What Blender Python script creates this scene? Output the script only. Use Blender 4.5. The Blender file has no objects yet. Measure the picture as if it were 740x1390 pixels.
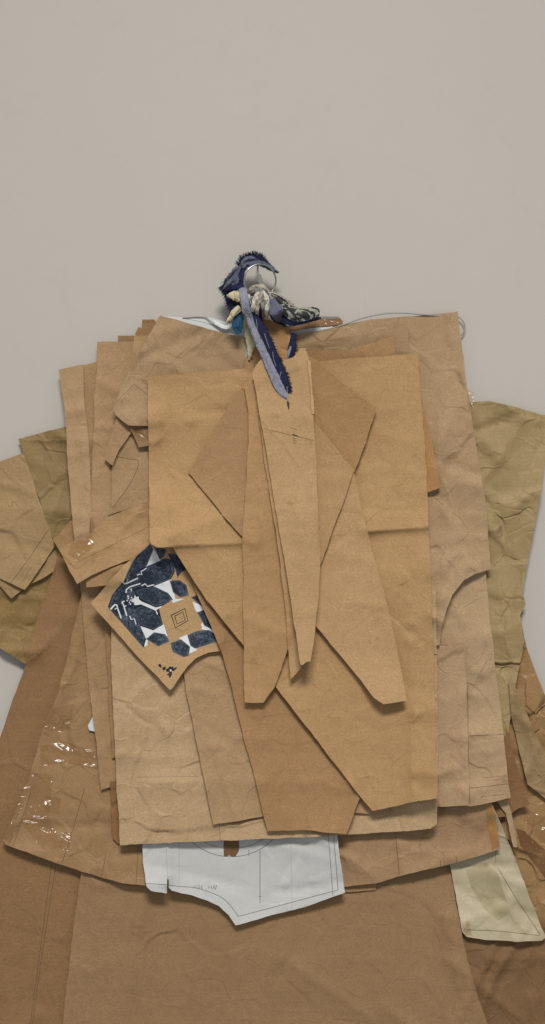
# Bundle of brown-paper sewing patterns hanging on a ring against a painted wall.
import bpy, math, random
import numpy as np
from mathutils import Vector
from mathutils.geometry import delaunay_2d_cdt

random.seed(11)
SC = bpy.context.scene
COL = SC.collection
DIST = 3000.0          # camera distance to the wall, mm
PX = 1.25              # mm on the wall per photo pixel
K = 0.80               # light level used to turn seen colours into base colours

def W(x, y, d):
    """photo-plan point (px) at d mm in front of the wall -> world metres"""
    f = (1.0 - d / DIST) * PX * 0.001
    return Vector(((x - 370.0) * f, -d * 0.001, (695.0 - y) * f))

def lin(c):
    c = c / 255.0
    return c / 12.92 if c <= 0.04045 else ((c + 0.055) / 1.055) ** 2.4

def alb(rgb, k=None):
    k = k or K
    return tuple(min(0.86, lin(c) / k) for c in rgb) + (1.0,)

# ------------------------------------------------------------------ materials
class NT:
    def __init__(self, name):
        self.m = bpy.data.materials.new(name)
        self.m.use_nodes = True
        self.t = self.m.node_tree
        self.t.nodes.clear()
        self.out = self.n('ShaderNodeOutputMaterial')
    def n(self, typ, **kw):
        nd = self.t.nodes.new(typ)
        for k, v in kw.items():
            if hasattr(nd, k) and not k[0].isupper():
                setattr(nd, k, v)
            else:
                nd.inputs[k].default_value = v
        return nd
    def l(self, a, b):
        self.t.links.new(a, b)
    def math(self, op, a, b=None, clamp=False):
        nd = self.t.nodes.new('ShaderNodeMath'); nd.operation = op; nd.use_clamp = clamp
        for i, v in enumerate((a, b)):
            if v is None: continue
            if hasattr(v, 'is_linked'): self.l(v, nd.inputs[i])
            else: nd.inputs[i].default_value = v
        return nd.outputs[0]
    def coords(self, seed, scale=(1, 1, 1)):
        tc = self.n('ShaderNodeTexCoord')
        mp = self.n('ShaderNodeMapping')
        r = random.Random(seed)
        mp.inputs['Location'].default_value = (r.uniform(-9, 9), r.uniform(-9, 9), r.uniform(-9, 9))
        mp.inputs['Rotation'].default_value = (0, r.uniform(-.25, .25), 0)
        mp.inputs['Scale'].default_value = scale
        self.l(tc.outputs['Object'], mp.inputs['Vector'])
        return mp.outputs['Vector']
    def noise(self, vec, scale, detail=3, rough=0.55, dist=0.0):
        nd = self.n('ShaderNodeTexNoise')
        nd.inputs['Scale'].default_value = scale
        nd.inputs['Detail'].default_value = detail
        nd.inputs['Roughness'].default_value = rough
        nd.inputs['Distortion'].default_value = dist
        self.l(vec, nd.inputs['Vector'])
        return nd.outputs['Fac']
    def mixcol(self, fac, a, b, mode='MIX'):
        nd = self.n('ShaderNodeMix', data_type='RGBA', blend_type=mode)
        def put(v, sock):
            if hasattr(v, 'is_linked'): self.l(v, sock)
            else: sock.default_value = v
        put(fac, nd.inputs[0]); put(a, nd.inputs[6]); put(b, nd.inputs[7])
        return nd.outputs[2]
    def ramp(self, fac, p0, p1):
        nd = self.n('ShaderNodeMapRange')
        nd.inputs['From Min'].default_value = p0
        nd.inputs['From Max'].default_value = p1
        self.l(fac, nd.inputs['Value'])
        return nd.outputs['Result']

def paper(name, rgb, seed, crumple=0.3, stain=0.5, rough=0.72, spec=0.3, stain_rgb=None, fibre=1.0):
    t = NT(name)
    v = t.coords(seed)
    rgb = (rgb[0] * .985, rgb[1] * .988 + 1, rgb[2] * .99 + 3)
    base = tuple(min(.88, q * (1 + .14 * fibre)) for q in alb(rgb)[:3]) + (1,)
    dark = alb(stain_rgb) if stain_rgb else tuple(c * f for c, f in zip(base[:3], (.80, .76, .70))) + (1,)
    light = tuple(min(.9, c * 1.13) for c in base[:3]) + (1,)
    n1 = t.noise(v, 4.2, 4, .6, .6)
    c = t.mixcol(t.math('MULTIPLY', t.ramp(n1, .42, .74), stain), base, dark)
    n2 = t.noise(v, 26, 5, .62)
    c = t.mixcol(t.math('MULTIPLY', t.ramp(n2, .48, .72), .35), c, light)
    n3 = t.noise(v, 75, 4, .65)
    c = t.mixcol(t.math('MULTIPLY', t.ramp(n3, .45, .66), .30 * fibre), c, tuple(q * .76 for q in base[:3]) + (1,))
    # kraft pulp: short fibres and faint horizontal machine streaks
    vs = t.coords(seed + 3, (9, 9, 150))
    st = t.noise(vs, 1.0, 4, .6)
    c = t.mixcol(t.math('MULTIPLY', t.ramp(st, .42, .75), .32 * fibre), c, dark)
    vf = t.coords(seed + 5, (1, 1, 2.2))
    fb = t.noise(vf, 300, 4, .75)
    c = t.mixcol(t.math('MULTIPLY', t.ramp(fb, .38, .66), .75 * fibre), c, tuple(q * .58 for q in base[:3]) + (1,))
    sp = t.noise(vf, 520, 2, .6)
    c = t.mixcol(t.math('MULTIPLY', t.ramp(sp, .60, .72), .6 * fibre), c, tuple(q * .5 for q in base[:3]) + (1,))
    # old handling marks: small dark flecks
    fl = t.noise(v, 60, 2, .5)
    c = t.mixcol(t.math('MULTIPLY', t.ramp(fl, .715, .77), .5), c, tuple(q * .55 for q in base[:3]) + (1,))
    # relief: crumple facets, crease lines, tooth
    wv = t.n('ShaderNodeTexNoise'); wv.inputs['Scale'].default_value = 6.0; wv.inputs['Detail'].default_value = 4
    t.l(v, wv.inputs['Vector'])
    ad = t.n('ShaderNodeMix', data_type='VECTOR'); ad.inputs[0].default_value = .07
    t.l(v, ad.inputs[4]); t.l(wv.outputs['Color'], ad.inputs[5])
    ed = t.n('ShaderNodeTexVoronoi', feature='DISTANCE_TO_EDGE'); ed.inputs['Scale'].default_value = 11
    t.l(ad.outputs[1], ed.inputs['Vector'])
    def facets(scale, smooth, gain):
        # handled paper: flat facets, each tilted its own way, meeting in soft creases
        sc = t.n('ShaderNodeVectorMath', operation='SCALE'); sc.inputs['Scale'].default_value = scale
        t.l(ad.outputs[1], sc.inputs[0])
        vo = t.n('ShaderNodeTexVoronoi', feature='SMOOTH_F1'); vo.inputs['Scale'].default_value = 1.0
        vo.inputs['Smoothness'].default_value = smooth
        t.l(sc.outputs[0], vo.inputs['Vector'])
        rel = t.n('ShaderNodeVectorMath', operation='SUBTRACT'); t.l(sc.outputs[0], rel.inputs[0]); t.l(vo.outputs['Position'], rel.inputs[1])
        cc = t.n('ShaderNodeVectorMath', operation='SUBTRACT'); t.l(vo.outputs['Color'], cc.inputs[0]); cc.inputs[1].default_value = (.5, .5, .5)
        dt = t.n('ShaderNodeVectorMath', operation='DOT_PRODUCT'); t.l(rel.outputs[0], dt.inputs[0]); t.l(cc.outputs[0], dt.inputs[1])
        return t.math('MULTIPLY', dt.outputs['Value'], gain)
    h = t.math('ADD', facets(9, .17, 1.6), facets(24, .2, .6))
    crease = t.ramp(ed.outputs['Distance'], 0.0, .035)
    patch = t.ramp(t.noise(v, 5.5, 3), .47, .72)
    h = t.math('ADD', h, t.math('MULTIPLY', t.math('MULTIPLY', crease, patch), .14))
    h = t.math('MULTIPLY', h, crumple ** 1.2)
    bd = t.noise(t.coords(seed + 7, (2.2, 2.2, 20)), 1.0, 3, .55)
    h = t.math('ADD', h, t.math('MULTIPLY', bd, .20 * fibre))
    h = t.math('ADD', h, t.math('MULTIPLY', fb, .022))
    h = t.math('ADD', h, t.math('MULTIPLY', t.noise(v, 7, 3, .5), .35 + .5 * crumple))
    bp = t.n('ShaderNodeBump'); bp.inputs['Strength'].default_value = 1.0; bp.inputs['Distance'].default_value = .011
    t.l(h, bp.inputs['Height'])
    p = t.n('ShaderNodeBsdfPrincipled')
    t.l(c, p.inputs['Base Color']); t.l(bp.outputs['Normal'], p.inputs['Normal'])
    p.inputs['Roughness'].default_value = rough
    p.inputs['Specular IOR Level'].default_value = spec
    t.l(p.outputs[0], t.out.inputs['Surface'])
    return t.m

def plain(name, rgb, rough=.6, metal=0.0, k=None, bump=0.0, scale=200, vary=.25, spec=.4):
    t = NT(name)
    v = t.coords(hash(name) % 997)
    base = alb(rgb, k)
    n = t.noise(v, scale, 3, .6)
    c = t.mixcol(t.math('MULTIPLY', t.ramp(n, .35, .75), vary), base, tuple(q * .55 for q in base[:3]) + (1,))
    p = t.n('ShaderNodeBsdfPrincipled')
    t.l(c, p.inputs['Base Color'])
    p.inputs['Roughness'].default_value = rough
    p.inputs['Metallic'].default_value = metal
    p.inputs['Specular IOR Level'].default_value = spec
    if bump:
        bp = t.n('ShaderNodeBump'); bp.inputs['Strength'].default_value = bump; bp.inputs['Distance'].default_value = .002
        t.l(n, bp.inputs['Height']); t.l(bp.outputs['Normal'], p.inputs['Normal'])
    t.l(p.outputs[0], t.out.inputs['Surface'])
    return t.m

def ink(name, rgb, wear_rgb, seed, wear=.6):
    """printed ink, patchy like a block print"""
    t = NT(name)
    v = t.coords(seed)
    n = t.noise(v, 210, 5, .75)
    n2 = t.noise(v, 34, 3, .6)
    f = t.math('MULTIPLY', t.ramp(t.math('ADD', t.math('MULTIPLY', n, .65), t.math('MULTIPLY', n2, .35)), .47, .66), wear)
    c = t.mixcol(f, alb(rgb), alb(wear_rgb))
    p = t.n('ShaderNodeBsdfPrincipled'); t.l(c, p.inputs['Base Color'])
    p.inputs['Roughness'].default_value = .6; p.inputs['Specular IOR Level'].default_value = .25
    t.l(p.outputs[0], t.out.inputs['Surface'])
    return t.m

def tape_mat(name, rgb, alpha, seed, bump=.9, rough=.1, gloss=.05):
    """clear packing tape with crinkles that catch the lamp"""
    t = NT(name)
    v = t.coords(seed)
    n1 = t.noise(v, 60, 4, .65, .8)
    n2 = t.noise(v, 13, 3, .6, .5)
    wr = t.noise(t.coords(seed + 1, (17, 17, 26)), 1.0, 2, .5, .9)
    h = t.math('ADD', t.math('MULTIPLY', t.math('ABSOLUTE', t.math('SUBTRACT', wr, .5)), 1.8), t.math('MULTIPLY', t.math('ABSOLUTE', t.math('SUBTRACT', n2, .5)), 1.2))
    h = t.math('ADD', h, t.math('MULTIPLY', n1, .05))
    bp = t.n('ShaderNodeBump'); bp.inputs['Strength'].default_value = bump; bp.inputs['Distance'].default_value = .012
    t.l(h, bp.inputs['Height'])
    p = t.n('ShaderNodeBsdfDiffuse')
    p.inputs['Color'].default_value = alb(rgb)
    gl = t.n('ShaderNodeBsdfGlossy'); gl.inputs['Roughness'].default_value = rough
    gl.inputs['Color'].default_value = (1, 1, 1, 1)
    t.l(bp.outputs['Normal'], gl.inputs['Normal'])
    tr = t.n('ShaderNodeBsdfTransparent'); tr.inputs['Color'].default_value = (.95, .905, .83, 1)
    m1 = t.n('ShaderNodeMixShader')
    t.l(t.math('MULTIPLY', t.ramp(t.noise(v, 30, 3), .3, .7), alpha), m1.inputs[0])
    t.l(tr.outputs[0], m1.inputs[1]); t.l(p.outputs[0], m1.inputs[2])
    m2 = t.n('ShaderNodeMixShader'); m2.inputs[0].default_value = gloss
    t.l(m1.outputs[0], m2.inputs[1]); t.l(gl.outputs[0], m2.inputs[2])
    t.l(m2.outputs[0], t.out.inputs['Surface'])
    return t.m

PENCIL = plain('pencil_graphite', (108, 86, 60), .5, vary=.5, scale=350)
PENCIL_GREY = plain('pencil_on_white', (112, 112, 114), .5, vary=.5, scale=350)
PEN_AND_GAP = plain('dark_pen_and_gap', (44, 32, 24), .5)
INK_NAVY = ink('navy_print_ink', (35, 43, 55), (104, 114, 128), 5, .85)
INK_NAVY_DEEP = ink('deep_navy_print_ink', (24, 29, 38), (52, 60, 74), 8, .5)
INK_PALE = ink('pale_blue_print_ink', (84, 94, 108), (60, 68, 80), 15, .6)
INK_WHITE = ink('white_print_ink', (214, 216, 220), (176, 178, 184), 6, .4)
INK_BLACK = plain('black_stitch_print', (24, 22, 28), .6)
TAPE = tape_mat('clear_tape', (164, 130, 90), .08, 3, 1.0, .2, .045)
TAPE_BROWN = tape_mat('brown_packing_tape', (116, 80, 42), .95, 9, .5, .2)

# ------------------------------------------------------------------ stacking field (mm in front of wall)
GS = 2.0
GX0, GY0 = -90.0, 320.0
GW, GH = 460, 570
H = np.full((GH, GW), 2.0)
XS = GX0 + GS * np.arange(GW)
YS = GY0 + GS * np.arange(GH)

def inside(px, py, poly):
    r = np.zeros(px.shape, bool)
    n = len(poly)
    for i in range(n):
        x0, y0 = poly[i]; x1, y1 = poly[(i + 1) % n]
        if y0 == y1: continue
        c = ((y0 > py) != (y1 > py)) & (px < (x1 - x0) * (py - y0) / (y1 - y0) + x0)
        r ^= c
    return r

def seg_dist(px, py, segs):
    d = np.full(px.shape, 1e9)
    for (x0, y0, x1, y1) in segs:
        dx, dy = x1 - x0, y1 - y0
        L = dx * dx + dy * dy + 1e-9
        t = np.clip(((px - x0) * dx + (py - y0) * dy) / L, 0, 1)
        d = np.minimum(d, (px - x0 - t * dx) ** 2 + (py - y0 - t * dy) ** 2)
    return np.sqrt(d)

def poly_segs(poly):
    return [(*poly[i], *poly[(i + 1) % len(poly)]) for i in range(len(poly))]

def box1(a, r):
    p = np.pad(a, ((r + 1, r), (0, 0)))
    c = np.cumsum(p, 0)
    return c[2 * r + 1:] - c[:-2 * r - 1]

def box(a, r):
    return box1(box1(a, r).T, r).T

def nblur(a, m, r):
    w = m.astype(float)
    v = a * w
    for _ in range(2):
        v = box(v, r); w = box(w, r)
    return np.where(m, v / np.maximum(w, 1e-9), 0)

def vnoise(X, Y, wl, rng):
    ox, oy = rng.uniform(0, 50, 2)
    u = (X - GX0 + 400) / wl + ox; v = (Y - GY0 + 400) / wl + oy
    tab = rng.uniform(-1, 1, (128, 128))
    i = np.floor(u).astype(int); j = np.floor(v).astype(int)
    fu = u - i; fv = v - j
    fu = fu * fu * (3 - 2 * fu); fv = fv * fv * (3 - 2 * fv)
    g = lambda a, b: tab[a % 128, b % 128]
    return (g(i, j) * (1 - fu) + g(i + 1, j) * fu) * (1 - fv) + (g(i, j + 1) * (1 - fu) + g(i + 1, j + 1) * fu) * fv

class Surf:
    def __init__(self, S, i0, j0):
        self.S, self.i0, self.j0 = S, i0, j0
    def __call__(self, x, y, off=0.0):
        u = (np.asarray(x, float) - GX0) / GS - self.i0
        v = (np.asarray(y, float) - GY0) / GS - self.j0
        hh, ww = self.S.shape
        u = np.clip(u, 0, ww - 1.001); v = np.clip(v, 0, hh - 1.001)
        i = u.astype(int); j = v.astype(int); fu = u - i; fv = v - j
        S = self.S
        return (S[j, i] * (1 - fu) + S[j, i + 1] * fu) * (1 - fv) + (S[j + 1, i] * (1 - fu) + S[j + 1, i + 1] * fu) * fv + off

def field(poly, seed, gap, wave, wl, edge, crump, creases, lifts, thick, stiff):
    rng = np.random.default_rng(seed)
    xs = [p[0] for p in poly]; ys = [p[1] for p in poly]
    i0 = max(0, int((min(xs) - GX0) / GS) - 6); i1 = min(GW, int((max(xs) - GX0) / GS) + 8)
    j0 = max(0, int((min(ys) - GY0) / GS) - 6); j1 = min(GH, int((max(ys) - GY0) / GS) + 8)
    X, Y = np.meshgrid(XS[i0:i1], YS[j0:j1])
    m = inside(X, Y, poly)
    B = H[j0:j1, i0:i1]
    # grow the mask a little so that the outline itself is supported
    base = np.where(m, B, 0)
    S = base.copy()
    for r in (34, 24, 16, 10, 6, 3) if stiff else (14, 8, 4, 2):
        S = np.where(m, np.maximum(base, nblur(S, m, r)), 0)
    S = np.where(m, np.maximum(base, nblur(S, m, 3)), 0) if stiff else S
    d = seg_dist(X, Y, poly_segs(poly))
    A = np.zeros_like(S)
    if wave:
        A += 1.5 * wave * (.5 + .5 * vnoise(X, Y, wl, rng)) + .5 * wave * (.5 + .5 * vnoise(X, Y, wl * .37, rng))
    if crump:
        for k in range(9):
            a = rng.uniform(0, math.pi); w = rng.uniform(70, 240); ph = rng.uniform(0, 1)
            q = (X * math.cos(a) + Y * math.sin(a) + 14 * vnoise(X, Y, 90, rng)) / w + ph
            tri = np.abs((q % 1.0) * 2 - 1)
            A += crump * (1.6 * w / 150) * tri * (.5 + .5 * vnoise(X, Y, 130, rng))
    if edge:
        A += 2.7 * edge * np.exp(-d / 20.0) * (.55 + .45 * vnoise(X, Y, 80, rng))
    for (x0, y0, x1, y1, amp, w, side) in creases:
        amp = amp * 1.35
        dx, dy = x1 - x0, y1 - y0
        L = math.hypot(dx, dy)
        t = ((X - x0) * dx + (Y - y0) * dy) / (L * L)
        s = ((X - x0) * dy - (Y - y0) * dx) / L        # >0: to the right of the upward reading
        fade = np.clip(np.minimum(t, 1 - t) * 6 + .35, 0, 1) * (np.clip(1.15 - np.abs(t - .5) * 2, 0, .15) / .15)
        if side == 0:
            A += amp * np.exp(-np.abs(s) / w) * fade
        else:
            ss = s * side
            A += amp * fade * np.where(ss > 0, np.exp(-ss / w), np.exp(ss / 2.2))
    for (x0, y0, amp, r) in lifts:
        A += amp * np.exp(-((X - x0) ** 2 + (Y - y0) ** 2) / (r * r))
    A = np.maximum(A, 0)
    S = np.where(m, S + gap + A, 0)
    H[j0:j1, i0:i1] = np.where(m, np.maximum(B, S + thick), B)
    # extend past the outline for sampling
    mm = m.copy()
    for _ in range(5):
        w = box(mm.astype(float), 1); v = box(np.where(mm, S, 0), 1)
        new = (~mm) & (w > 0)
        S = np.where(new, v / np.maximum(w, 1e-9), S); mm |= new
    return Surf(S, i0, j0)

# ------------------------------------------------------------------ mesh builders
def resample(poly, step, closed=True):
    out = []
    n = len(poly)
    for i in range(n if closed else n - 1):
        x0, y0 = poly[i]; x1, y1 = poly[(i + 1) % n]
        k = max(1, int(math.hypot(x1 - x0, y1 - y0) / step))
        for q in range(k):
            out.append((x0 + (x1 - x0) * q / k, y0 + (y1 - y0) * q / k))
    if not closed: out.append(poly[-1])
    return out

def soften(poly, r=2.0, wob=.35, rnd=None):
    """resampled outline with tiny rounded corners and a scissor wobble"""
    pts = resample(poly, 7)
    rnd = rnd or random
    if wob:
        # slow drift of the scissors along the cut
        a = [rnd.gauss(0, 1) for _ in pts]; b = [rnd.gauss(0, 1) for _ in pts]
        for _ in range(3):
            a = [(a[i - 1] + a[i] + a[(i + 1) % len(a)]) / 3 for i in range(len(a))]
            b = [(b[i - 1] + b[i] + b[(i + 1) % len(b)]) / 3 for i in range(len(b))]
        pts = [(x + .8 * u, y + .8 * v) for (x, y), u, v in zip(pts, a, b)]
    return [(x + rnd.uniform(-wob, wob), y + rnd.uniform(-wob, wob)) for x, y in pts]

def line(pts, w=1.0):
    L, R = [], []
    for i, (x, y) in enumerate(pts):
        a = pts[max(0, i - 1)]; b = pts[min(len(pts) - 1, i + 1)]
        dx, dy = b[0] - a[0], b[1] - a[1]; n = math.hypot(dx, dy) or 1
        L.append((x - dy / n * w / 2, y + dx / n * w / 2)); R.append((x + dy / n * w / 2, y - dx / n * w / 2))
    return L + R[::-1]

def curve(pts, n=8):
    """Catmull-Rom through points of any dimension"""
    P = [pts[0]] + list(pts) + [pts[-1]]
    out = []
    for i in range(1, len(P) - 2):
        for q in range(n):
            t = q / n
            out.append(tuple(.5 * (2 * b + (c - a) * t + (2 * a - 5 * b + 4 * c - d) * t * t + (3 * b - a - 3 * c + d) * t ** 3)
                             for a, b, c, d in zip(P[i - 1], P[i], P[i + 1], P[i + 2])))
    out.append(tuple(pts[-1]))
    return out

def link(name, verts, faces, mats, midx=None, smooth=True, parent=None, origin=None):
    me = bpy.data.meshes.new(name)
    o0 = origin if origin is not None else Vector((0, 0, 0))
    me.from_pydata([tuple(Vector(v) - o0) for v in verts], [], faces)
    for m in (mats if isinstance(mats, (list, tuple)) else [mats]): me.materials.append(m)
    if midx is not None: me.polygons.foreach_set('material_index', midx)
    me.polygons.foreach_set('use_smooth', [smooth] * len(me.polygons))
    me.update()
    ob = bpy.data.objects.new(name, me)
    COL.objects.link(ob)
    ob.location = o0
    if parent is not None:
        ob.parent = parent
        ob.location = o0 - parent.location
    return ob

def tag(o, label, cat, group=None):
    o['label'] = label; o['category'] = cat
    if group: o['group'] = group
    return o

def flat_mesh(name, poly, surf, mats, marks=(), step=7.0, thick=.8, off=0.0, parent=None, wob=.35, film=False):
    rnd = random.Random(len(poly) * 7 + int(poly[0][0]))
    bd = soften(poly, wob=wob, rnd=rnd) if wob else resample(poly, 6)
    pts = list(bd); edges = [(i, (i + 1) % len(bd)) for i in range(len(bd))]
    msegs = []
    for (mp, mi) in marks:
        q = resample(mp, 6)
        b = len(pts)
        pts += q; edges += [(b + i, b + (i + 1) % len(q)) for i in range(len(q))]
        msegs += poly_segs(q)
    xs = [p[0] for p in bd]; ys = [p[1] for p in bd]
    gx, gy = np.meshgrid(np.arange(min(xs), max(xs), step), np.arange(min(ys), max(ys), step))
    rg = np.random.default_rng(len(bd))
    gx = gx + rg.uniform(-.2, .2, gx.shape) * step; gy = gy + rg.uniform(-.2, .2, gy.shape) * step
    gx, gy = gx.ravel(), gy.ravel()
    ok = inside(gx, gy, bd)
    gx, gy = gx[ok], gy[ok]
    ok = seg_dist(gx, gy, poly_segs(bd)) > step * .45
    gx, gy = gx[ok], gy[ok]
    if msegs:
        ok = seg_dist(gx, gy, msegs) > 1.2
        gx, gy = gx[ok], gy[ok]
    pts += list(zip(gx.tolist(), gy.tolist()))
    res = delaunay_2d_cdt([Vector(p) for p in pts], edges, [], 0, 1e-3)
    V, F = res[0], res[2]
    vx = np.array([v[0] for v in V]); vy = np.array([v[1] for v in V])
    F = np.array([f[:3] for f in F])
    cx = vx[F].mean(1); cy = vy[F].mean(1)
    keep = inside(cx, cy, bd)
    F, cx, cy = F[keep], cx[keep], cy[keep]
    area = (vx[F[:, 1]] - vx[F[:, 0]]) * (vy[F[:, 2]] - vy[F[:, 0]]) - (vx[F[:, 2]] - vx[F[:, 0]]) * (vy[F[:, 1]] - vy[F[:, 0]])
    F = np.where((area > 0)[:, None], F[:, ::-1], F)     # image y is down: this order faces the viewer
    mi = np.zeros(len(F), int)
    for (mp, k) in marks:
        mi[inside(cx, cy, mp)] = k
    D = surf(vx, vy, off)
    verts = [W(x, y, d + thick) for x, y, d in zip(vx, vy, D)]
    back = [W(x, y, d) for x, y, d in zip(vx, vy, D)]
    n = len(verts)
    faces = [tuple(f) for f in F.tolist()] + [(f[2] + n, f[1] + n, f[0] + n) for f in F.tolist()]
    midx = mi.tolist() + [0] * len(F)
    cnt = {}
    for f in F.tolist():
        for a, b in ((f[0], f[1]), (f[1], f[2]), (f[2], f[0])):
            cnt[(a, b)] = 1
    allv = verts + back
    rim = {}
    def rv(i):
        if i not in rim:
            rim[i] = len(allv); allv.append(allv[i])
        return rim[i]
    for (a, b) in cnt:
        if (b, a) not in cnt:
            faces.append((rv(b), rv(a), rv(a + n), rv(b + n))); midx.append(0)
    if film:
        allv, faces, midx = verts, faces[:len(F)], midx[:len(F)]
    top = min(range(n), key=lambda i: -verts[i].z)
    o = link(name, allv, faces, mats, midx, True, parent, Vector(verts[top]))
    return o

SHEETS = {}
GROUP = 'pattern pieces hanging in the bundle'
_seed = [40]

def sheet(key, label, poly, rgb, gap=1.0, wave=1.6, wl=150, edge=1.6, crump=0.0, creases=(), lifts=(), marks=(), rough=.72,
          bumps=.3, stain=.5, stiff=True, folds=0, famp=1.0, thick=.7, step=7.0, name='pattern_sheet', cat='paper pattern', mats=None, spec=.3, fibre=1.0,
          stain_rgb=None, group=GROUP):
    _seed[0] += 1
    s = _seed[0]
    if folds:
        # straight creases left by folding and handling
        rr = random.Random(s * 13)
        xs = [p[0] for p in poly]; ys = [p[1] for p in poly]
        creases = list(creases); got = 0
        while got < folds:
            cx, cy = rr.uniform(max(-20, min(xs)), min(760, max(xs))), rr.uniform(min(ys), min(1390, max(ys)))
            if not inside(np.array([cx]), np.array([cy]), poly)[0]: continue
            a = rr.choice((0, 0, math.pi / 2, .6, 2.3)) + rr.gauss(0, .3); L = rr.uniform(25, 95)
            creases.append((cx - L * math.cos(a), cy - L * math.sin(a), cx + L * math.cos(a), cy + L * math.sin(a),
                            3.4 * famp * rr.choice((-1, 1, 1)) * rr.uniform(.6, 1.6), rr.uniform(4.5, 10), rr.choice((0, 0, 1, -1))))
            got += 1
        step = min(step, 5.0)
    sf = field(poly, s, gap, wave, wl, edge, crump, creases, lifts, thick, stiff)
    m = paper(key, rgb, s, bumps, stain, rough, spec, stain_rgb, fibre)
    o = flat_mesh(name, poly, sf, [m] + list(mats or [PENCIL, PEN_AND_GAP]), marks, step, thick)
    tag(o, label, cat, group)
    SHEETS[key] = (o, sf, thick)
    return o

def tape(key, poly, mat=None, name='tape', label=None, step=5.0):
    o, sf, th = SHEETS[key]
    t = flat_mesh(name, poly, sf, [mat or TAPE], (), step, .15, th + .25, parent=o, wob=.6, film=True)
    if label: t['label'] = label
    return t

# ------------------------------------------------------------------ wall
def wall():
    t = NT('painted_wall')
    v = t.coords(2)
    base = alb((197, 191, 182), 1.0)
    n = t.noise(v, 1.6, 4, .55)
    c = t.mixcol(t.math('MULTIPLY', t.ramp(n, .45, .75), .22), base, tuple(q * .90 for q in base[:3]) + (1,))
    n2 = t.noise(v, 11, 6, .65, 1.2)
    c = t.mixcol(t.math('MULTIPLY', t.ramp(n2, .58, .76), .3), c, tuple(q * .86 for q in base[:3]) + (1,))
    sm = t.noise(t.coords(21, (1, 1, .35)), 30, 4, .7, 1.5)
    c = t.mixcol(t.math('MULTIPLY', t.ramp(sm, .64, .78), .42), c, tuple(q * .8 for q in base[:3]) + (1,))
    bp = t.n('ShaderNodeBump'); bp.inputs['Strength'].default_value = .25; bp.inputs['Distance'].default_value = .004
    h = t.math('ADD', t.math('MULTIPLY', t.noise(v, 160, 4, .6), .12), t.noise(v, 7, 3, .5))
    t.l(h, bp.inputs['Height'])
    p = t.n('ShaderNodeBsdfPrincipled'); p.inputs['Roughness'].default_value = .6; p.inputs['Specular IOR Level'].default_value = .25
    t.l(c, p.inputs['Base Color']); t.l(bp.outputs['Normal'], p.inputs['Normal'])
    t.l(p.outputs[0], t.out.inputs['Surface'])
    nx, nz = 24, 24
    vs = [(-4 + 8 * i / nx, 0, -3 + 7 * j / nz) for j in range(nz + 1) for i in range(nx + 1)]
    fs = [(j * (nx + 1) + i, j * (nx + 1) + i + 1, (j + 1) * (nx + 1) + i + 1, (j + 1) * (nx + 1) + i) for j in range(nz) for i in range(nx)]
    o = link('wall', vs, fs, t.m)
    o['kind'] = 'structure'
wall()

# ------------------------------------------------------------------ the sheets, from the wall outwards
# far right, behind everything
sheet('waxed_brown', 'waxy dark amber sheet with brown tape bands filling the lower right corner',
      [(640, 860), (700, 850), (706, 834), (717, 885), (740, 945), (800, 1075), (810, 1440), (628, 1440), (628, 1270), (640, 1000)],
      (152, 118, 76), folds=16, famp=1.50, crump=1.0, bumps=.9, stain=.9, rough=.42, edge=3, creases=[(650, 1010, 760, 1210, 2.5, 10, 0)])
tape('waxed_brown', [(700, 1124), (712, 1128), (775, 1185), (775, 1206), (738, 1190), (706, 1148)], TAPE_BROWN, label='dark brown tape band')
tape('waxed_brown', [(708, 1092), (770, 1130), (770, 1170), (716, 1126)])
sheet('olive_right', 'creased olive brown sheet sticking out beyond the right edge, tallest of the right side',
      [(600, 552), (645, 545), (665, 544), (740, 563), (776, 573), (752, 602), (740, 619), (733, 677), (721, 738), (710, 804), (714, 820), (706, 834),
       (712, 870), (700, 930), (690, 1000), (688, 1040), (640, 1070), (600, 900)],
      (162, 138, 95), folds=16, famp=1.50, crump=1.2, bumps=.75, stain=.8, edge=2.5, wave=3, rough=.6,
      creases=[(648, 560, 690, 660, 3, 7, 0), (730, 570, 700, 690, 2.5, 8, 0), (668, 720, 712, 770, 3, 6, 0), (664, 800, 704, 830, 3, 7, 0), (640, 585, 705, 640, 5, 11, 0), (705, 640, 730, 760, 3, 12, 0), (662, 700, 690, 860, 5, 9, 0), (655, 660, 720, 690, -3, 9, 0),
               (690, 780, 700, 960, 4, 9, 0), (672, 640, 705, 760, 3, 6, 0)], stain_rgb=(130, 107, 66))
sheet('dark_bottom_right', 'dark brown sheet at the bottom right below the cream tissue',
      [(600, 1240), (690, 1262), (780, 1262), (790, 1440), (610, 1440)], (126, 95, 62), folds=7, famp=1.30, crump=.8, bumps=.5, edge=2,
      creases=[(640, 1285, 690, 1310, 3, 8, 0)], stain=.8)
sheet('russet_flap', 'russet brown flap with a torn corner right of the long pinkish panel',
      [(630, 990), (690, 1000), (702, 1040), (719, 1093), (704, 1098), (688, 1108), (630, 1112)], (134, 98, 62), crump=.3, edge=2, bumps=.4)
sheet('thin_folded_strip', 'narrow grey brown sheet with long parallel folds at the right frame edge',
      [(690, 922), (700, 934), (722, 985), (750, 1042), (768, 1110), (742, 1086), (716, 1064), (704, 1015), (694, 970)], (150, 124, 86), folds=3, famp=1.00, crump=.2, edge=2,
      creases=[(697, 940, 742, 1060, 4, 5, 0), (708, 955, 765, 1085, 4, 5, 0)], bumps=.5, rough=.5)
sheet('pale_sliver', 'thin pale sliver of paper hanging under the russet flap',
      [(672, 1084), (690, 1086), (696, 1112), (703, 1150), (698, 1149), (686, 1104)], (168, 142, 106), edge=1, step=5)

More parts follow.
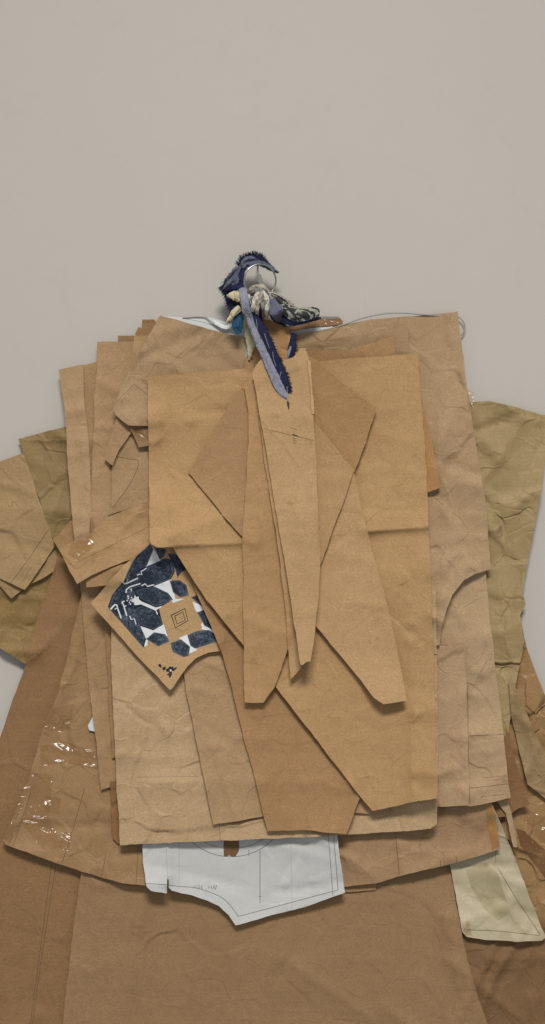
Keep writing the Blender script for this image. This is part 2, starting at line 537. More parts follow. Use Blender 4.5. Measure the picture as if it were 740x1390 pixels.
# far left
sheet('yellow_left', 'yellowish brown sheet at lower left with a slanted bottom edge over bare wall',
      [(-50, 770), (60, 690), (110, 690), (110, 830), (60, 880), (38, 899), (34, 901), (0, 880), (-50, 848)], (136, 109, 64), folds=7, famp=1.30, crump=.7, bumps=.6,
      stain=.8, edge=2.5, rough=.6, creases=[(30, 830, 38, 890, 2, 6, 0)])
sheet('tan_left_back', 'tan sheet peeking out just below the leftmost pencil-marked sheet',
      [(-50, 765), (0, 795), (15, 811), (44, 792), (75, 775), (90, 750), (70, 690), (-50, 690)], (152, 124, 84), edge=2, bumps=.35)
sheet('tan_left', 'tan leftmost sheet with a pencil line and small curl mark',
      [(-50, 645), (0, 626), (31, 615), (50, 668), (67, 717), (74, 741), (52, 774), (34, 801), (0, 785), (-50, 760)], (158, 129, 88), folds=4, famp=0.80, edge=2.5, bumps=.4,
      lifts=[(34, 801, 3, 30)],
      marks=[(line([(66, 719), (40, 757), (15, 791)], .9), 1),
             (line(curve([(12, 686), (13, 688), (16, 688), (17, 685), (16, 682), (19, 681), (22, 684), (25, 688)], 4), .7), 1)])
sheet('olive_left', 'olive brown sheet with a raised top corner between the leftmost and tall sheets',
      [(25, 596), (58, 587), (92, 579), (150, 575), (160, 770), (100, 760), (75, 740), (67, 717), (45, 655)], (141, 117, 74), folds=7, famp=1.20, crump=.6, bumps=.6,
      stain=.8, edge=2, wave=2.5, creases=[(90, 640, 62, 720, 3, 9, 0), (40, 630, 95, 640, 2, 9, 0)], rough=.6, stain_rgb=(106, 84, 48))
sheet('long_left', 'long dark brown panel with twin pencil lines running down to the lower left corner',
      [(104, 690), (82, 746), (73, 775), (44, 863), (36, 900), (0, 1000), (-30, 1082), (-80, 1200), (-80, 1440), (160, 1440), (200, 1200), (190, 800), (160, 690)],
      (140, 105, 68), folds=5, famp=0.80, gap=1.5, wave=2.5, wl=240, edge=2.5, bumps=.22,
      marks=[(line([(72, 1160), (52, 1310), (40, 1400)], 1.0), 1), (line([(78, 1160), (55, 1310), (43, 1400)], 1.0), 1)])
sheet('brown_tip', 'small brown corner tip showing above the taped strip at left',
      [(72, 733), (84, 721), (102, 700), (116, 700), (112, 760), (83, 750)], (152, 118, 76), edge=1.5, step=5)
# bottom
sheet('bottom_centre', 'wide plain brown sheet hanging lowest across the bottom',
      [(140, 1040), (122, 1120), (110, 1185), (96, 1290), (80, 1440), (680, 1440), (648, 1350), (634, 1300), (621, 1235), (612, 1178), (604, 1040)],
      (148, 116, 80), folds=7, famp=0.80, gap=1.5, wave=3.0, wl=260, edge=2, bumps=.25, stain=.55, creases=[(300, 1200, 330, 1440, 1.5, 30, 0)])
sheet('cream_tissue', 'cream translucent looking tissue panel with pencil lines at lower right',
      [(600, 1060), (655, 1085), (668, 1090), (680, 1118), (694, 1150), (716, 1210), (741, 1272), (735, 1277), (700, 1279), (660, 1276), (634, 1271), (628, 1264), (621, 1230), (610, 1170)],
      (182, 168, 138), folds=8, famp=1.00, crump=.5, bumps=.35, edge=2, wave=2.5, rough=.5, stain=.75, fibre=.5, stain_rgb=(140, 124, 86),
      creases=[(632, 1180, 690, 1245, 2, 10, 0)],
      marks=[(line([(676, 1178), (702, 1222), (733, 1268)], .8), 1), (line([(634, 1262), (680, 1264), (733, 1270)], .8), 1),
             (line([(672, 1170), (676, 1120)], .5), 1),
             ([(632, 1180), (660, 1172), (676, 1186), (688, 1222), (693, 1240), (676, 1250), (656, 1232), (640, 1206)], 3)],
      mats=[PENCIL, PEN_AND_GAP, paper('tissue_doubled', (166, 152, 118), 91, .3, .6, .5, .3, (146, 130, 94), .5)])
tape('cream_tissue', [(629, 1252), (637, 1250), (641, 1270), (632, 1270)])
sheet('right_skirt_tab', 'thin tan step peeking out under the hem right of the white paper',
      [(440, 1180), (512, 1180), (510, 1208), (488, 1210), (467, 1211), (440, 1205)], (154, 122, 84), edge=1, step=5)
sheet('right_skirt', 'pinkish brown hem panel with a cut slit and orange taped right edge',
      [(420, 1070), (660, 1070), (670, 1095), (680, 1152), (645, 1164), (612, 1173), (580, 1180), (545, 1188), (510, 1199), (467, 1204), (420, 1200)],
      (160, 127, 92), folds=7, famp=1.00, crump=.35, bumps=.35, edge=3, lifts=[(545, 1185, 2, 40)], wave=2.5,
      creases=[(535, 1100, 545, 1188, 2.5, 4, 1), (485, 1120, 488, 1200, 1.5, 8, 0), (575, 1150, 590, 1180, 1.5, 5, 0)],
      marks=[(line([(536, 1120), (542, 1187)], .9), 1), (line([(598, 1168), (598, 1177)], .9), 1), (line([(619, 1162), (620, 1171)], .9), 1)])
tape('right_skirt', [(660, 1072), (669, 1094), (679, 1150), (668, 1155), (660, 1108)], tape_mat('amber_tape', (170, 126, 68), .9, 21, .3, .25), label='orange tape along the edge')
sheet('left_skirt_tab', 'thin brown step peeking out under the hem left of the white paper',
      [(150, 1170), (212, 1170), (214, 1206), (190, 1204), (168, 1202)], (142, 110, 74), edge=1, step=5)
sheet('left_skirt', 'flared brown hem panel covered in shiny clear tape at lower left',
      [(112, 800), (92, 888), (80, 938), (60, 985), (40, 1056), (20, 1105), (4, 1141), (8, 1147), (60, 1166), (110, 1183), (140, 1192), (168, 1199), (202, 1203), (230, 1203), (230, 800)],
      (152, 119, 80), folds=9, famp=1.10, crump=.5, bumps=.45, edge=3, stain=.8, rough=.6, wave=2.2, lifts=[(60, 1160, 3, 60)],
      creases=[(112, 820, 30, 1100, 2, 5, 0), (125, 1050, 95, 1150, 1.5, 6, 0)],
      marks=[(line([(115, 1070), (98, 1130), (84, 1172)], .9), 1), (line([(42, 1075), (26, 1125), (18, 1148)], .9), 1),
             (line([(144, 1160), (138, 1190)], .8), 1), (line([(188, 1130), (185, 1200)], .8), 1)])
tape('left_skirt', [(54, 1012), (92, 1006), (128, 1020), (132, 1045), (90, 1036), (56, 1040)])
tape('left_skirt', [(62, 965), (102, 955), (94, 990), (58, 1000)])
tape('left_skirt', [(46, 1050), (72, 1052), (66, 1108), (84, 1150), (60, 1155), (30, 1120)])
tape('left_skirt', [(84, 1130), (98, 1128), (94, 1155), (80, 1152)])
tape('left_skirt', [(5, 1138), (36, 1060), (46, 1042), (44, 1062), (26, 1105), (14, 1144)])
tape('left_skirt', [(62, 1080), (84, 1085), (80, 1106), (60, 1102)])

# white pattern at the bottom
_arc = lambda cx, cy, rx, ry, a0, a1, n=22: [(cx + rx * math.cos(math.radians(a0 + (a1 - a0) * i / n)), cy + ry * math.sin(math.radians(a0 + (a1 - a0) * i / n))) for i in range(n + 1)]
_seam = curve([(197, 1199), (226, 1201), (241, 1203), (263, 1205), (285, 1211), (306, 1222), (324, 1244)], 5)
white_marks = [
    (line(_seam, .9), 1), (line([(324, 1244), (392, 1226), (459, 1208)], .9), 1), (line([(451, 1110), (459, 1208)], .9), 1),
    (line([(444, 1110), (452, 1216)], .8), 1), (line([(353, 1155), (353, 1226)], .9), 1), (line([(351, 1217), (355, 1217)], .7), 1),
    (line(_arc(314, 1092, 76, 71, 30, 150), .9), 1), (line(_arc(314, 1092, 69, 60, 30, 150), .8), 1),
    (line([(244, 1110), (243, 1206)], .6), 2), (line([(338, 1153), (338, 1162)], .8), 1), (line([(395, 1140), (397, 1238)], .5), 2),
    (line([(226, 1120), (227, 1194)], .8), 2),
    (line([(275, 1209), (290, 1218)], .5), 2)]
def scribble(x, y, s, strokes):
    return [(line([(x + a * s, y + b * s) for a, b in st], .9), 1) for st in strokes]
white_marks += scribble(263, 1201, 1.0, [[(0, 5), (1, 1), (3, 4), (4, 1), (5, 5)], [(6, 1), (8, 1.5), (7, 3), (9, 4), (7, 5.5)], [(10, 1.2), (12, 2), (10.5, 3.2), (12, 5), (10, 5)]])
white_marks += scribble(283, 1201, 1.0, [[(0, 5), (1, 1), (2.5, 4), (4, 1), (4.5, 5.5)], [(6, 6), (8.5, 0)], [(9, 7), (11.5, 0)], [(7.5, 4), (10, 5)]])
for (ax, ay) in ():
    pass
sheet('white_pattern', 'white paper pattern with pencilled seams and a curved armhole at bottom centre',
      [(194, 1060), (194, 1170), (197, 1196), (199, 1203), (205, 1209), (226, 1213), (226.3, 1194), (228.5, 1194), (229, 1206), (233, 1210), (261, 1216), (281, 1222), (297, 1230), (310, 1242), (320, 1256),
       (400, 1235), (468, 1212), (464, 1180), (458, 1134), (450, 1060)],
      (190, 188, 182), folds=8, famp=0.80, crump=.5, bumps=.22, stain=.12, rough=.6, edge=3.5, wave=2.2, fibre=.25, marks=white_marks, mats=[PENCIL_GREY, plain('faint_pencil', (165, 166, 168), .6)],
      creases=[(226, 1110, 227, 1196, 1.5, 5, 1), (397, 1130, 397, 1240, 1, 8, 0)], lifts=[(320, 1256, 4, 40), (468, 1212, 3, 40)], step=6,
      stain_rgb=(178, 176, 172))
tape('white_pattern', [(304, 1120), (325, 1120), (324, 1156), (319, 1163), (304, 1162)], plain('brown_paper_tape', (112, 82, 52), .5), label='small brown tape strip')
tape('white_pattern', [(309, 1158), (313, 1157), (313, 1163), (309, 1163)], plain('tape_flake', (214, 200, 172), .5), name='tape_flake', step=3)

# right-hand column
sheet('right_lower', 'long pinkish panel at right with ruled pencil lines near its hem',
      [(560, 740), (659, 772), (664, 830), (671, 891), (678, 950), (686, 1020), (693, 1083), (665, 1090), (639, 1095), (560, 1095)], (172, 144, 108), folds=11, famp=1.10,
      gap=1.6, crump=.35, bumps=.45, edge=2.5, wave=2,
      creases=[(612, 808, 630, 850, 2.5, 5, 0), (606, 845, 624, 876, 2, 4, 1), (640, 790, 648, 900, 1.6, 8, 0), (655, 900, 672, 1080, 1.2, 9, 0)],
      marks=[(line([(636, 999), (684, 997)], .8), 1), (line([(638, 1070), (690, 1064)], .8), 1), (line([(655, 1056), (688, 1053)], .6), 1), (line([(652, 1082), (684, 1078)], .6), 1),
             (line([(635, 930), (636, 1040), (638, 1092)], .8), 1)])
sheet('right_pink', 'narrow pinkish panel with a straight top beside the front sheet lower right edge',
      [(560, 880), (589, 876), (630, 876), (633, 930), (635, 1010), (637, 1093), (594, 1094), (560, 1094)], (170, 139, 104), folds=3, famp=0.80, gap=1.2, bumps=.35, edge=2.2, crump=.15,
      creases=[(616, 1020, 618, 1060, 1.6, 4, 0), (592, 950, 634, 948, 1, 8, 0)])
# hanging tabs
wire_paper = sheet('white_top', 'white paper edge with a drawn line behind the knot at the top',
      [(216, 428), (240, 430), (284, 431), (306, 437), (330, 446), (360, 450), (397, 447), (452, 443), (470, 470), (440, 520), (240, 520)], (204, 206, 204), fibre=.2, stain=.2, edge=1, bumps=.15,
      mats=[PENCIL_GREY, PEN_AND_GAP], marks=[(line([(250, 432.5), (275, 437), (310, 449)], .6), 1)])
sheet('taped_brown_top', 'brown paper end with torn shiny tape under the printed rag',
      [(386, 444), (397, 441), (420, 437), (436, 432), (455, 431), (462, 432), (466, 437), (465, 441), (440, 443), (396, 449)], (140, 106, 70), edge=1, step=4, bumps=.4)
tape('taped_brown_top', [(440, 433), (460, 433), (463, 437), (452, 440), (440, 440)], step=3)
tape('taped_brown_top', [(434, 430.5), (458, 430), (464, 433), (436, 434)], plain('grey_tape', (128, 122, 116), .4), label='grey tape edge', step=3)
sheet('right_back', 'large pinkish tan back sheet with a straight top corner and curved bottom cutout',
      [(370, 470), (397, 456), (467, 441), (505, 434), (560, 429), (604, 425), (621, 423), (626, 462), (632, 508), (642, 579), (650, 625), (658, 670), (667, 772), (645, 779), (630, 788), (614, 808), (606, 828), (600, 850), (597, 876), (560, 880), (370, 700)],
      (167, 138, 102), folds=14, famp=1.10, gap=1.6, crump=.5, bumps=.5, edge=2.2, wave=2.2, stain=.7, lifts=[(620, 800, 3, 40)],
      creases=[(560, 600, 655, 585, 1.3, 6, 0), (620, 540, 640, 770, 1.4, 7, 0), (600, 690, 664, 700, 1.4, 9, 0), (605, 420, 613, 470, 3.4, 5, 1), (590, 520, 650, 590, 1.8, 8, 0), (583, 660, 660, 655, 1.6, 7, 0), (585, 735, 664, 728, 2.2, 5, 0), (585, 760, 640, 752, 1.2, 7, 0), (600, 560, 612, 760, 1.6, 8, 0)])
tape('right_back', [(634, 527), (643, 533), (642, 555), (637, 560)], step=4)
sheet('top_strip_back', 'tan sheet with a short dark right edge under the top right corner',
      [(380, 480), (440, 462), (481, 456), (553, 443), (556, 481), (560, 560), (562, 620), (380, 620)], (156, 126, 91), gap=2.6, edge=3.2, bumps=.3)
sheet('top_strip_grey', 'greyish tan strip end right of the knot, short and flat topped',
      [(380, 473), (400, 467), (440, 463), (481, 462), (482, 520), (482, 600), (380, 600)], (153, 125, 91), gap=2.4, edge=2.4, bumps=.3)
sheet('top_strip_orange', 'orange tan sheet with a pointed corner just above the front sheet top edge',
      [(380, 482), (415, 476), (470, 475), (505, 466), (534, 456), (536, 482), (540, 560), (380, 560)], (156, 120, 79), edge=2.2, bumps=.3, creases=[(420, 480, 500, 478, 1.2, 6, 0)])
sheet('orange_tip', 'orange brown tip poking out right of the front sheet at mid height',
      [(540, 500), (572, 540), (582, 580), (590, 620), (598, 662), (578, 669), (540, 669)], (166, 124, 78), edge=2, bumps=.3, step=5)

# left-hand column
sheet('tall_left_back', 'narrow folded strip behind the outermost tall left sheet',
      [(104, 498), (132, 491), (150, 490), (150, 760), (104, 760)], (158, 126, 88), edge=1, bumps=.35)
sheet('tall_left', 'outermost tall tan sheet with a V fold, leftmost of the upright sheets',
      [(80, 502), (112, 495), (114, 530), (118, 580), (122, 620), (124, 700), (128, 760), (105, 760), (100, 725), (93, 640), (88, 560)], (165, 134, 97), folds=4, famp=0.80, edge=2.2, bumps=.4, crump=.15,
      creases=[(107, 530, 121, 680, 2.5, 6, -1), (90, 648, 120, 644, 1.0, 5, 0)])
sheet('square_left_back', 'brown stub with a pale upper edge behind the square topped left sheet',
      [(160, 456), (182, 455), (188, 520), (160, 520)], (142, 110, 74), edge=1, step=5)
sheet('square_left', 'square topped tan sheet second from the left among the upright sheets',
      [(132, 464), (160, 463.5), (181, 463), (195, 480), (210, 780), (116, 790), (122, 722), (126, 600), (129, 550)], (163, 130, 92), folds=4, famp=0.80, gap=1.4, edge=2.4, bumps=.35, crump=.15, wave=2,
      creases=[(128, 592, 180, 600, .8, 7, 0)])
sheet('dark_stub', 'dark brown square stub rising highest left of the slanted top sheet',
      [(185, 470), (184, 453), (189, 444), (193, 446), (193.5, 433), (209, 433), (222, 445), (222, 500), (190, 500)], (142, 108, 70), edge=1.5, step=5)
sheet('wedge_left', 'slim tan wedge between the square topped sheet and the slanted top sheet',
      [(182, 456), (203, 455), (215, 470), (205, 560), (172, 610), (150, 600), (166, 550), (176, 502)], (164, 132, 92), edge=1.6, bumps=.3)
sheet('jacket_piece', 'tan jacket front piece with double pencil lines and a curved pocket edge',
      [(166, 575), (225, 555), (262, 560), (262, 720), (190, 745), (130, 735), (146, 700), (152, 689), (152, 632)], (160, 130, 92), gap=1.4, edge=1.6, bumps=.3,
      creases=[(188, 627, 153, 690, 1.8, 6, 1)],
      marks=[(line(curve([(159, 620), (174, 623), (188, 626), (184, 642), (172, 664), (153, 689)], 5), .9), 1),
             (line([(147, 700), (175, 691), (206, 681)], 1.3), 2), (line([(147, 703), (175, 694), (206, 684)], 1.1), 2)])
sheet('pointed_flap', 'small pointed flap under the rounded collar piece',
      [(160, 560), (186, 575), (176, 590), (162, 610), (153, 632), (142, 624), (149, 600)], (160, 128, 90), edge=1.8, step=5)
sheet('shiny_stub', 'stub with shiny tape below the rounded collar piece beside the front sheet',
      [(170, 560), (220, 560), (220, 600), (202, 604), (188, 607), (186, 601), (178, 585)], (148, 116, 80), edge=2, step=5, creases=[(186, 602, 205, 600, 2, 3, 0)])
tape('shiny_stub', [(178, 582), (202, 580), (204, 600), (188, 600)], step=4)
sheet('collar_top', 'slanted top sheet with rounded left bulge, largest at upper left of the knot',
      [(217, 428), (250, 437), (290, 448), (331, 459), (334, 500), (340, 560), (262, 575), (200, 578), (174, 577), (166, 571), (157, 563), (154, 555), (156, 546), (166, 523), (176, 503), (196, 466)],
      (159, 130, 94), folds=7, famp=0.80, gap=1.6, edge=2.0, bumps=.4, crump=.25, lifts=[(160, 555, 4, 25)],
      creases=[(182, 520, 156, 548, 1.6, 5, 1), (182, 520, 206, 540, 1.6, 5, 1), (180, 500, 320, 492, 1.2, 12, 0), (210, 470, 320, 480, 1.0, 14, 0)],
      marks=[(line([(182, 521), (157, 547)], .7), 1), (line([(182, 521), (204, 538)], .7), 1)])
tape('collar_top', [(190, 514), (210, 518), (212, 524), (192, 520)], step=4)

# middle column, long panels
sheet('white_scrap', 'tiny white paper scrap peeking out left of the narrow hanging strip',
      [(129, 966), (119, 984), (121, 991), (140, 996), (145, 966)], (204, 206, 208), edge=.5, fibre=.2, step=4, stain=.1)
sheet('narrow_strip', 'narrow tan strip with a slanted end hanging left of the crumpled panel',
      [(106, 770), (110, 805), (113, 850), (118, 900), (125, 960), (132, 1016), (136, 1073), (148, 1069), (158, 1063), (156, 1000), (175, 980), (175, 770)], (160, 127, 89), folds=3, famp=0.70, gap=1.3, edge=2.5, bumps=.3,
      creases=[(130, 1003, 160, 1000, 1.6, 4, 0)])
sheet('dark_sliver', 'dark brown sliver at the lower left corner of the crumpled panel',
      [(149, 1060), (153, 1138), (160, 1146), (180, 1144), (180, 1060)], (136, 98, 58), edge=1, step=5)
sheet('inner_strip', 'thin inner strip between the narrow strip and the crumpled panel',
      [(134, 800), (142, 850), (147, 910), (150, 985), (153, 1030), (180, 1020), (180, 800)], (152, 119, 80), edge=1.6, step=6)
sheet('crumpled_panel', 'big pale crumpled panel with a square hem, below the printed piece',
      [(148, 780), (150, 860), (153, 940), (157, 1030), (163, 1147), (230, 1144), (300, 1141), (400, 1137), (470, 1133), (540, 1129), (585, 1125), (593, 1119), (595, 1060), (592, 800), (560, 700), (220, 700)],
      (178, 148, 110), folds=18, famp=1.15, gap=1.8, crump=.55, bumps=.55, edge=2.8, wave=2.2, stain=.45, lifts=[(165, 1140, 3, 40), (590, 1120, 3, 40)],
      creases=[(170, 1010, 178, 1146, 1.6, 6, 0), (232, 1050, 160, 1100, 1.2, 8, 0), (262, 1090, 300, 1130, 1.4, 5, 0), (310, 1125, 420, 1120, 1.2, 6, 0), (190, 870, 205, 1146, 2.2, 7, 0), (252, 1060, 254, 1144, 2.0, 6, 0), (158, 1030, 260, 1026, 1.6, 6, 0), (156, 960, 250, 955, 1.4, 8, 0), (215, 880, 250, 1000, 1.2, 8, 0), (500, 1095, 502, 1130, 1.4, 5, 0)],
      marks=[(line([(186, 1055), (270, 1054)], .5), 1), (line([(298, 1118), (299, 1140)], .6), 1)])
sheet('tab_under_strip', 'short brown flap tucked under the diagonal taped strip',
      [(117, 770), (117, 797), (147, 796), (172, 790), (190, 765), (190, 740), (130, 740)], (158, 124, 84), edge=1.5, step=5)
sheet('taped_strip', 'diagonal strip with crinkled clear tape at its left end',
      [(80, 745), (103, 733), (118, 727), (145, 703), (175, 691), (206, 680), (230, 690), (230, 740), (205, 748), (168, 763), (149, 770), (125, 781), (105, 792), (95, 775)], (168, 133, 91), folds=3, famp=0.60, gap=1.6, edge=2.4, bumps=.3,
      lifts=[(105, 790, 4, 30)], creases=[(106, 762, 206, 714, 1.2, 4, 1)], marks=[(line([(104, 763), (140, 746), (206, 713)], .6), 1)])
tape('taped_strip', [(96, 738), (124, 725), (128, 742), (106, 762), (92, 752)])
sheet('slanted_strip', 'slanted tan strip hanging between the crumpled panel and the dark pointed sheet',
      [(240, 860), (250, 915), (253, 940), (269, 1017), (284, 1095), (290, 1120), (325, 1114), (358, 1108), (372, 1090), (340, 860)], (166, 134, 96), folds=5, famp=0.80, gap=1.4, edge=2.6, bumps=.35, crump=.1, wave=2,
      creases=[(268, 1015, 345, 1012, .8, 7, 0)])

# the printed piece -----------------------------------------------------------
def Z(pts): return [(110 + a / 3.524, 720 + b / 3.524) for a, b in pts]
def Z2(pts): return [(140 + a / 6.1667, 760 + b / 6.1667) for a, b in pts]
NV, WH, DP, BK = 1, 2, 3, 4
pm = []
# dark ground joining the hexagons at upper left, then the white ground between them
pm.append((Z([(330, 64), (346, 92), (376, 142), (402, 132), (440, 142), (450, 196), (430, 234), (360, 264), (418, 300), (440, 330), (402, 354), (372, 371), (384, 420), (392, 452), (346, 476), (312, 520), (300, 562), (128, 366), (148, 310), (168, 284), (210, 236), (246, 150), (270, 118)]), 3))
for q in ([(345, 92), (376, 142), (316, 166)], [(355, 268), (428, 232), (448, 322), (486, 322), (440, 342), (418, 300)], [(524, 338), (578, 360), (612, 350), (618, 372), (560, 386), (534, 368)],
          [(572, 470), (590, 440), (640, 478), (656, 505), (610, 478)], [(478, 520), (514, 498), (548, 566), (518, 580)], [(278, 456), (348, 480), (394, 450), (420, 508), (350, 486), (306, 522)],
          [(300, 530), (318, 524), (316, 548), (304, 552)]):
    cx = sum(a for a, b in q) / len(q); cy = sum(b for a, b in q) / len(q)
    pm.append((Z([(cx + (a - cx) * 1.22, cy + (b - cy) * 1.22) for a, b in q]), WH))
hexes = [
    [(330, 64), (346, 92), (316, 168), (268, 192), (232, 226), (206, 236), (246, 150), (270, 118)],
    [(352, 82), (372, 78), (410, 92), (398, 124), (376, 140)],
    [(216, 238), (268, 200), (316, 172), (378, 144), (402, 132), (440, 142), (450, 196), (430, 234), (356, 264), (300, 268), (250, 280)],
    [(414, 110), (478, 112), (500, 176), (462, 226), (452, 190)],
    [(424, 240), (472, 238), (505, 262), (516, 312), (474, 320), (440, 296)],
    [(256, 288), (300, 274), (356, 270), (418, 300), (440, 330), (402, 354), (356, 362), (306, 338), (280, 322)],
    [(250, 378), (300, 354), (350, 376), (382, 420), (392, 452), (346, 476), (282, 450)],
    [(128, 366), (148, 310), (168, 284), (210, 240), (256, 288), (262, 330), (250, 378), (282, 452), (312, 520), (300, 562)],
    [(312, 520), (350, 487), (402, 496), (426, 530), (370, 554)],
    [(428, 540), (478, 520), (522, 556), (516, 600), (490, 606), (440, 582)],
    [(508, 500), (560, 480), (612, 476), (652, 502), (656, 530), (546, 566), (524, 552)],
    [(526, 320), (600, 292), (616, 312), (606, 350), (576, 362)],
    [(556, 392), (622, 366), (640, 480), (590, 456)]]
for q in hexes:
    pm.append((Z(q), NV))
pm.append((Z([(372, 371), (520, 318), (526, 322), (580, 466), (572, 474), (428, 530), (420, 526)]), 0))
# inner dark printed outlines of the hexagons
for q, f in ((hexes[9], .62), (hexes[10], .6), (hexes[12], .6), (hexes[4], .6), (hexes[3], .55), (hexes[8], .6)):
    cx = sum(a for a, b in q) / len(q); cy = sum(b for a, b in q) / len(q)
    pm.append((line(Z([(cx + (a - cx) * f, cy + (b - cy) * f) for a, b in q + q[:1]]), 1.0), DP))
for q, f in ((hexes[2], .82), (hexes[5], .85), (hexes[6], .85), (hexes[0], .8)):
    cx = sum(a for a, b in q) / len(q); cy = sum(b for a, b in q) / len(q)
    pm.append((line(Z([(cx + (a - cx) * f, cy + (b - cy) * f) for a, b in q + q[:1]]), .7), DP))
for q in hexes:
    cx = sum(a for a, b in q) / len(q); cy = sum(b for a, b in q) / len(q)
    pm.append((line(Z([(cx + (a - cx) * .90, cy + (b - cy) * .90) for a, b in q + q[:1]]), .6), 5))
# white stair steps, hooks and the arrow
def wl(pts, w=1.7): pm.append((line(Z2(pts), w), WH))
wl([(284, 128), (306, 118), (326, 124), (318, 96), (342, 84), (364, 68)], 1.4)
wl([(322, 216), (352, 200), (372, 222), (424, 208)], 1.4)
wl([(162, 182), (178, 200), (200, 196), (292, 152)], 1.8); wl([(196, 194), (210, 160)], 1.3)
wl([(192, 276), (196, 248), (224, 226), (312, 198)], 1.8); wl([(224, 248), (240, 240), (236, 262)], 1.2)
wl([(66, 416), (78, 396), (100, 374), (116, 378), (120, 400), (152, 488)], 1.8); wl([(96, 412), (120, 404)], 1.3)
wl([(158, 356), (180, 344)], 1.6); wl([(158, 356), (172, 380), (198, 468)], 1.8); wl([(176, 388), (196, 384)], 1.3)
wl([(222, 468), (236, 500), (262, 492), (276, 540)], 1.4)
pm.append((Z2([(238, 330), (262, 318), (266, 292), (278, 312), (298, 306), (300, 330), (322, 348), (440, 398), (470, 392), (492, 384), (484, 398), (456, 412), (446, 424), (460, 450), (452, 460), (440, 424), (318, 372), (282, 378), (262, 378), (262, 358), (236, 350)]), WH))
for (a, b) in ((206, 318), (222, 334), (196, 336), (214, 352), (232, 312), (222, 366), (202, 300), (70, 392), (60, 404)):
    pm.append((Z2([(a, b), (a + 11, b - 4), (a + 14, b + 7), (a + 3, b + 11)]), WH))
# drawn double square and its dots
def loopline(pts, w): return (line(Z(pts + pts[:1]), w), BK)
pm.append(loopline([(432, 406), (496, 374), (512, 432), (452, 466)], 1.35))
pm.append(loopline([(448, 410), (488, 390), (498, 430), (460, 448)], 1.2))
for (a, b) in ((496, 374), (512, 432), (452, 466), (432, 406), (474, 418)):
    pm.append((Z([(a - 3, b), (a, b - 3), (a + 3, b), (a, b + 3)]), BK))
# little stitched sprig near the point and at the top right
def Z3(pts): return [(200 + a / 12.333, 880 + b / 12.333) for a, b in pts]
for q in ([(175, 278), (215, 258), (240, 290), (235, 330), (205, 318)], [(245, 335), (285, 305), (318, 325), (300, 365), (268, 372)], [(312, 350), (350, 335), (372, 300), (395, 310), (430, 302), (440, 335), (500, 312), (490, 345), (440, 382), (400, 378), (350, 398), (318, 392)],
          [(360, 395), (415, 390), (412, 440), (385, 494), (360, 486), (362, 455), (325, 448), (335, 430), (358, 425)]):
    pm.append((Z3(q), BK))
pm.append((Z3([(372, 365), (392, 352), (410, 368), (392, 384)]), WH))
for q in ([(484, 178), (500, 172), (512, 184), (528, 200), (508, 196), (498, 190), (488, 196)], [(496, 160), (506, 158), (508, 168), (498, 170)]):
    pm.append((Z(q), BK))
sheet('printed_piece', 'tan piece printed with navy hexagons and white steps, left of the front sheet',
      [(123, 819), (144, 795), (168, 768), (188, 750), (204, 738), (222, 726), (250, 722), (300, 760), (312, 830), (299, 883), (283, 885), (266, 893), (255, 904), (245, 918), (235, 933), (231, 937), (226, 932), (180, 883)],
      (178, 144, 100), gap=2.0, edge=3.0, wave=1.0, bumps=.2, lifts=[(123, 819, 5, 30), (231, 937, 4, 30)], marks=pm, mats=[INK_NAVY, INK_WHITE, INK_NAVY_DEEP, INK_BLACK, INK_PALE], step=5, stain=.35)

# front sheets ------------------------------------------------------------------
sheet('small_tab', 'small tan tab end between the dark pointed sheet and the front sheet hem',
      [(470, 1060), (500, 1060), (531, 1090), (529, 1105), (505, 1104.5), (481, 1103)], (170, 138, 98), edge=1.5, step=5)
sheet('pointed_dark', 'orange brown panel with a pointed right corner, darkest below the front sheet',
      [(226, 725), (240, 750), (262, 795), (280, 836), (300, 882), (311, 920), (322, 965), (330, 1000), (342, 1040), (352, 1085), (364, 1129), (385, 1128), (413, 1127), (440, 1130), (471, 1132), (480, 1108), (488, 1083), (470, 1040), (430, 700), (300, 700)],
      (158, 121, 80), folds=5, famp=0.70, gap=1.8, edge=2.4, bumps=.3, wave=2.4, stain=.6, lifts=[(365, 1127, 4, 40), (470, 1130, 4, 40)],
      creases=[(346, 1060, 356, 1074, 2, 4, 0)])
sheet('top_small', 'small orange tan corner left of the hanging blue strip under the knot',
      [(331, 488), (340, 477), (352, 468), (372, 470), (380, 520), (331, 530)], (164, 128, 88), edge=1.2, step=5)
sheet('front_sheet', 'largest front sheet with a horizontal fold and cut away lower left corner',
      [(200, 512), (270, 506), (345, 499), (420, 491), (500, 485), (567, 480), (571, 540), (576, 600), (580, 650), (582, 717), (585, 790), (588, 870), (592, 990), (594, 1083), (560, 1089), (506, 1101), (490, 1083),
       (440, 1018), (375, 933), (327, 872), (281, 815), (240, 752), (236, 743), (214, 743), (206, 739), (203, 733), (202, 640), (201, 560)],
      (172, 136, 91), folds=8, famp=0.60, gap=2.2, edge=2.6, bumps=.26, wave=2.6, wl=190, crump=.14, lifts=[(594, 1083, 5, 60), (506, 1100, 5, 45), (204, 738, 6, 45)],
      creases=[(330, 738.5, 198, 743, 6.0, 34, -1), (592, 716, 488, 723, 6.5, 34, -1), (500, 722, 328, 738, 4.0, 26, -1), (470, 640, 582, 642, 1.2, 10, 0), (250, 745, 281, 800, 2, 8, 0), (205, 700, 300, 660, 1.2, 14, 0)],
      step=6, marks=[(line([(200, 743), (330, 738.5), (500, 722), (581, 716.8)], 2.4), 0), (line([(201.5, 739), (330, 734.5), (500, 718), (581, 712.8)], 2.4), 0)])
sheet('left_kite', 'kite shaped flap pointing left on the front sheet',
      [(329, 525), (300, 567), (256, 641), (280, 672), (302, 698), (328, 727), (350, 745), (372, 600), (350, 540)], (159, 124, 84), gap=1.8, edge=2.2, bumps=.2)
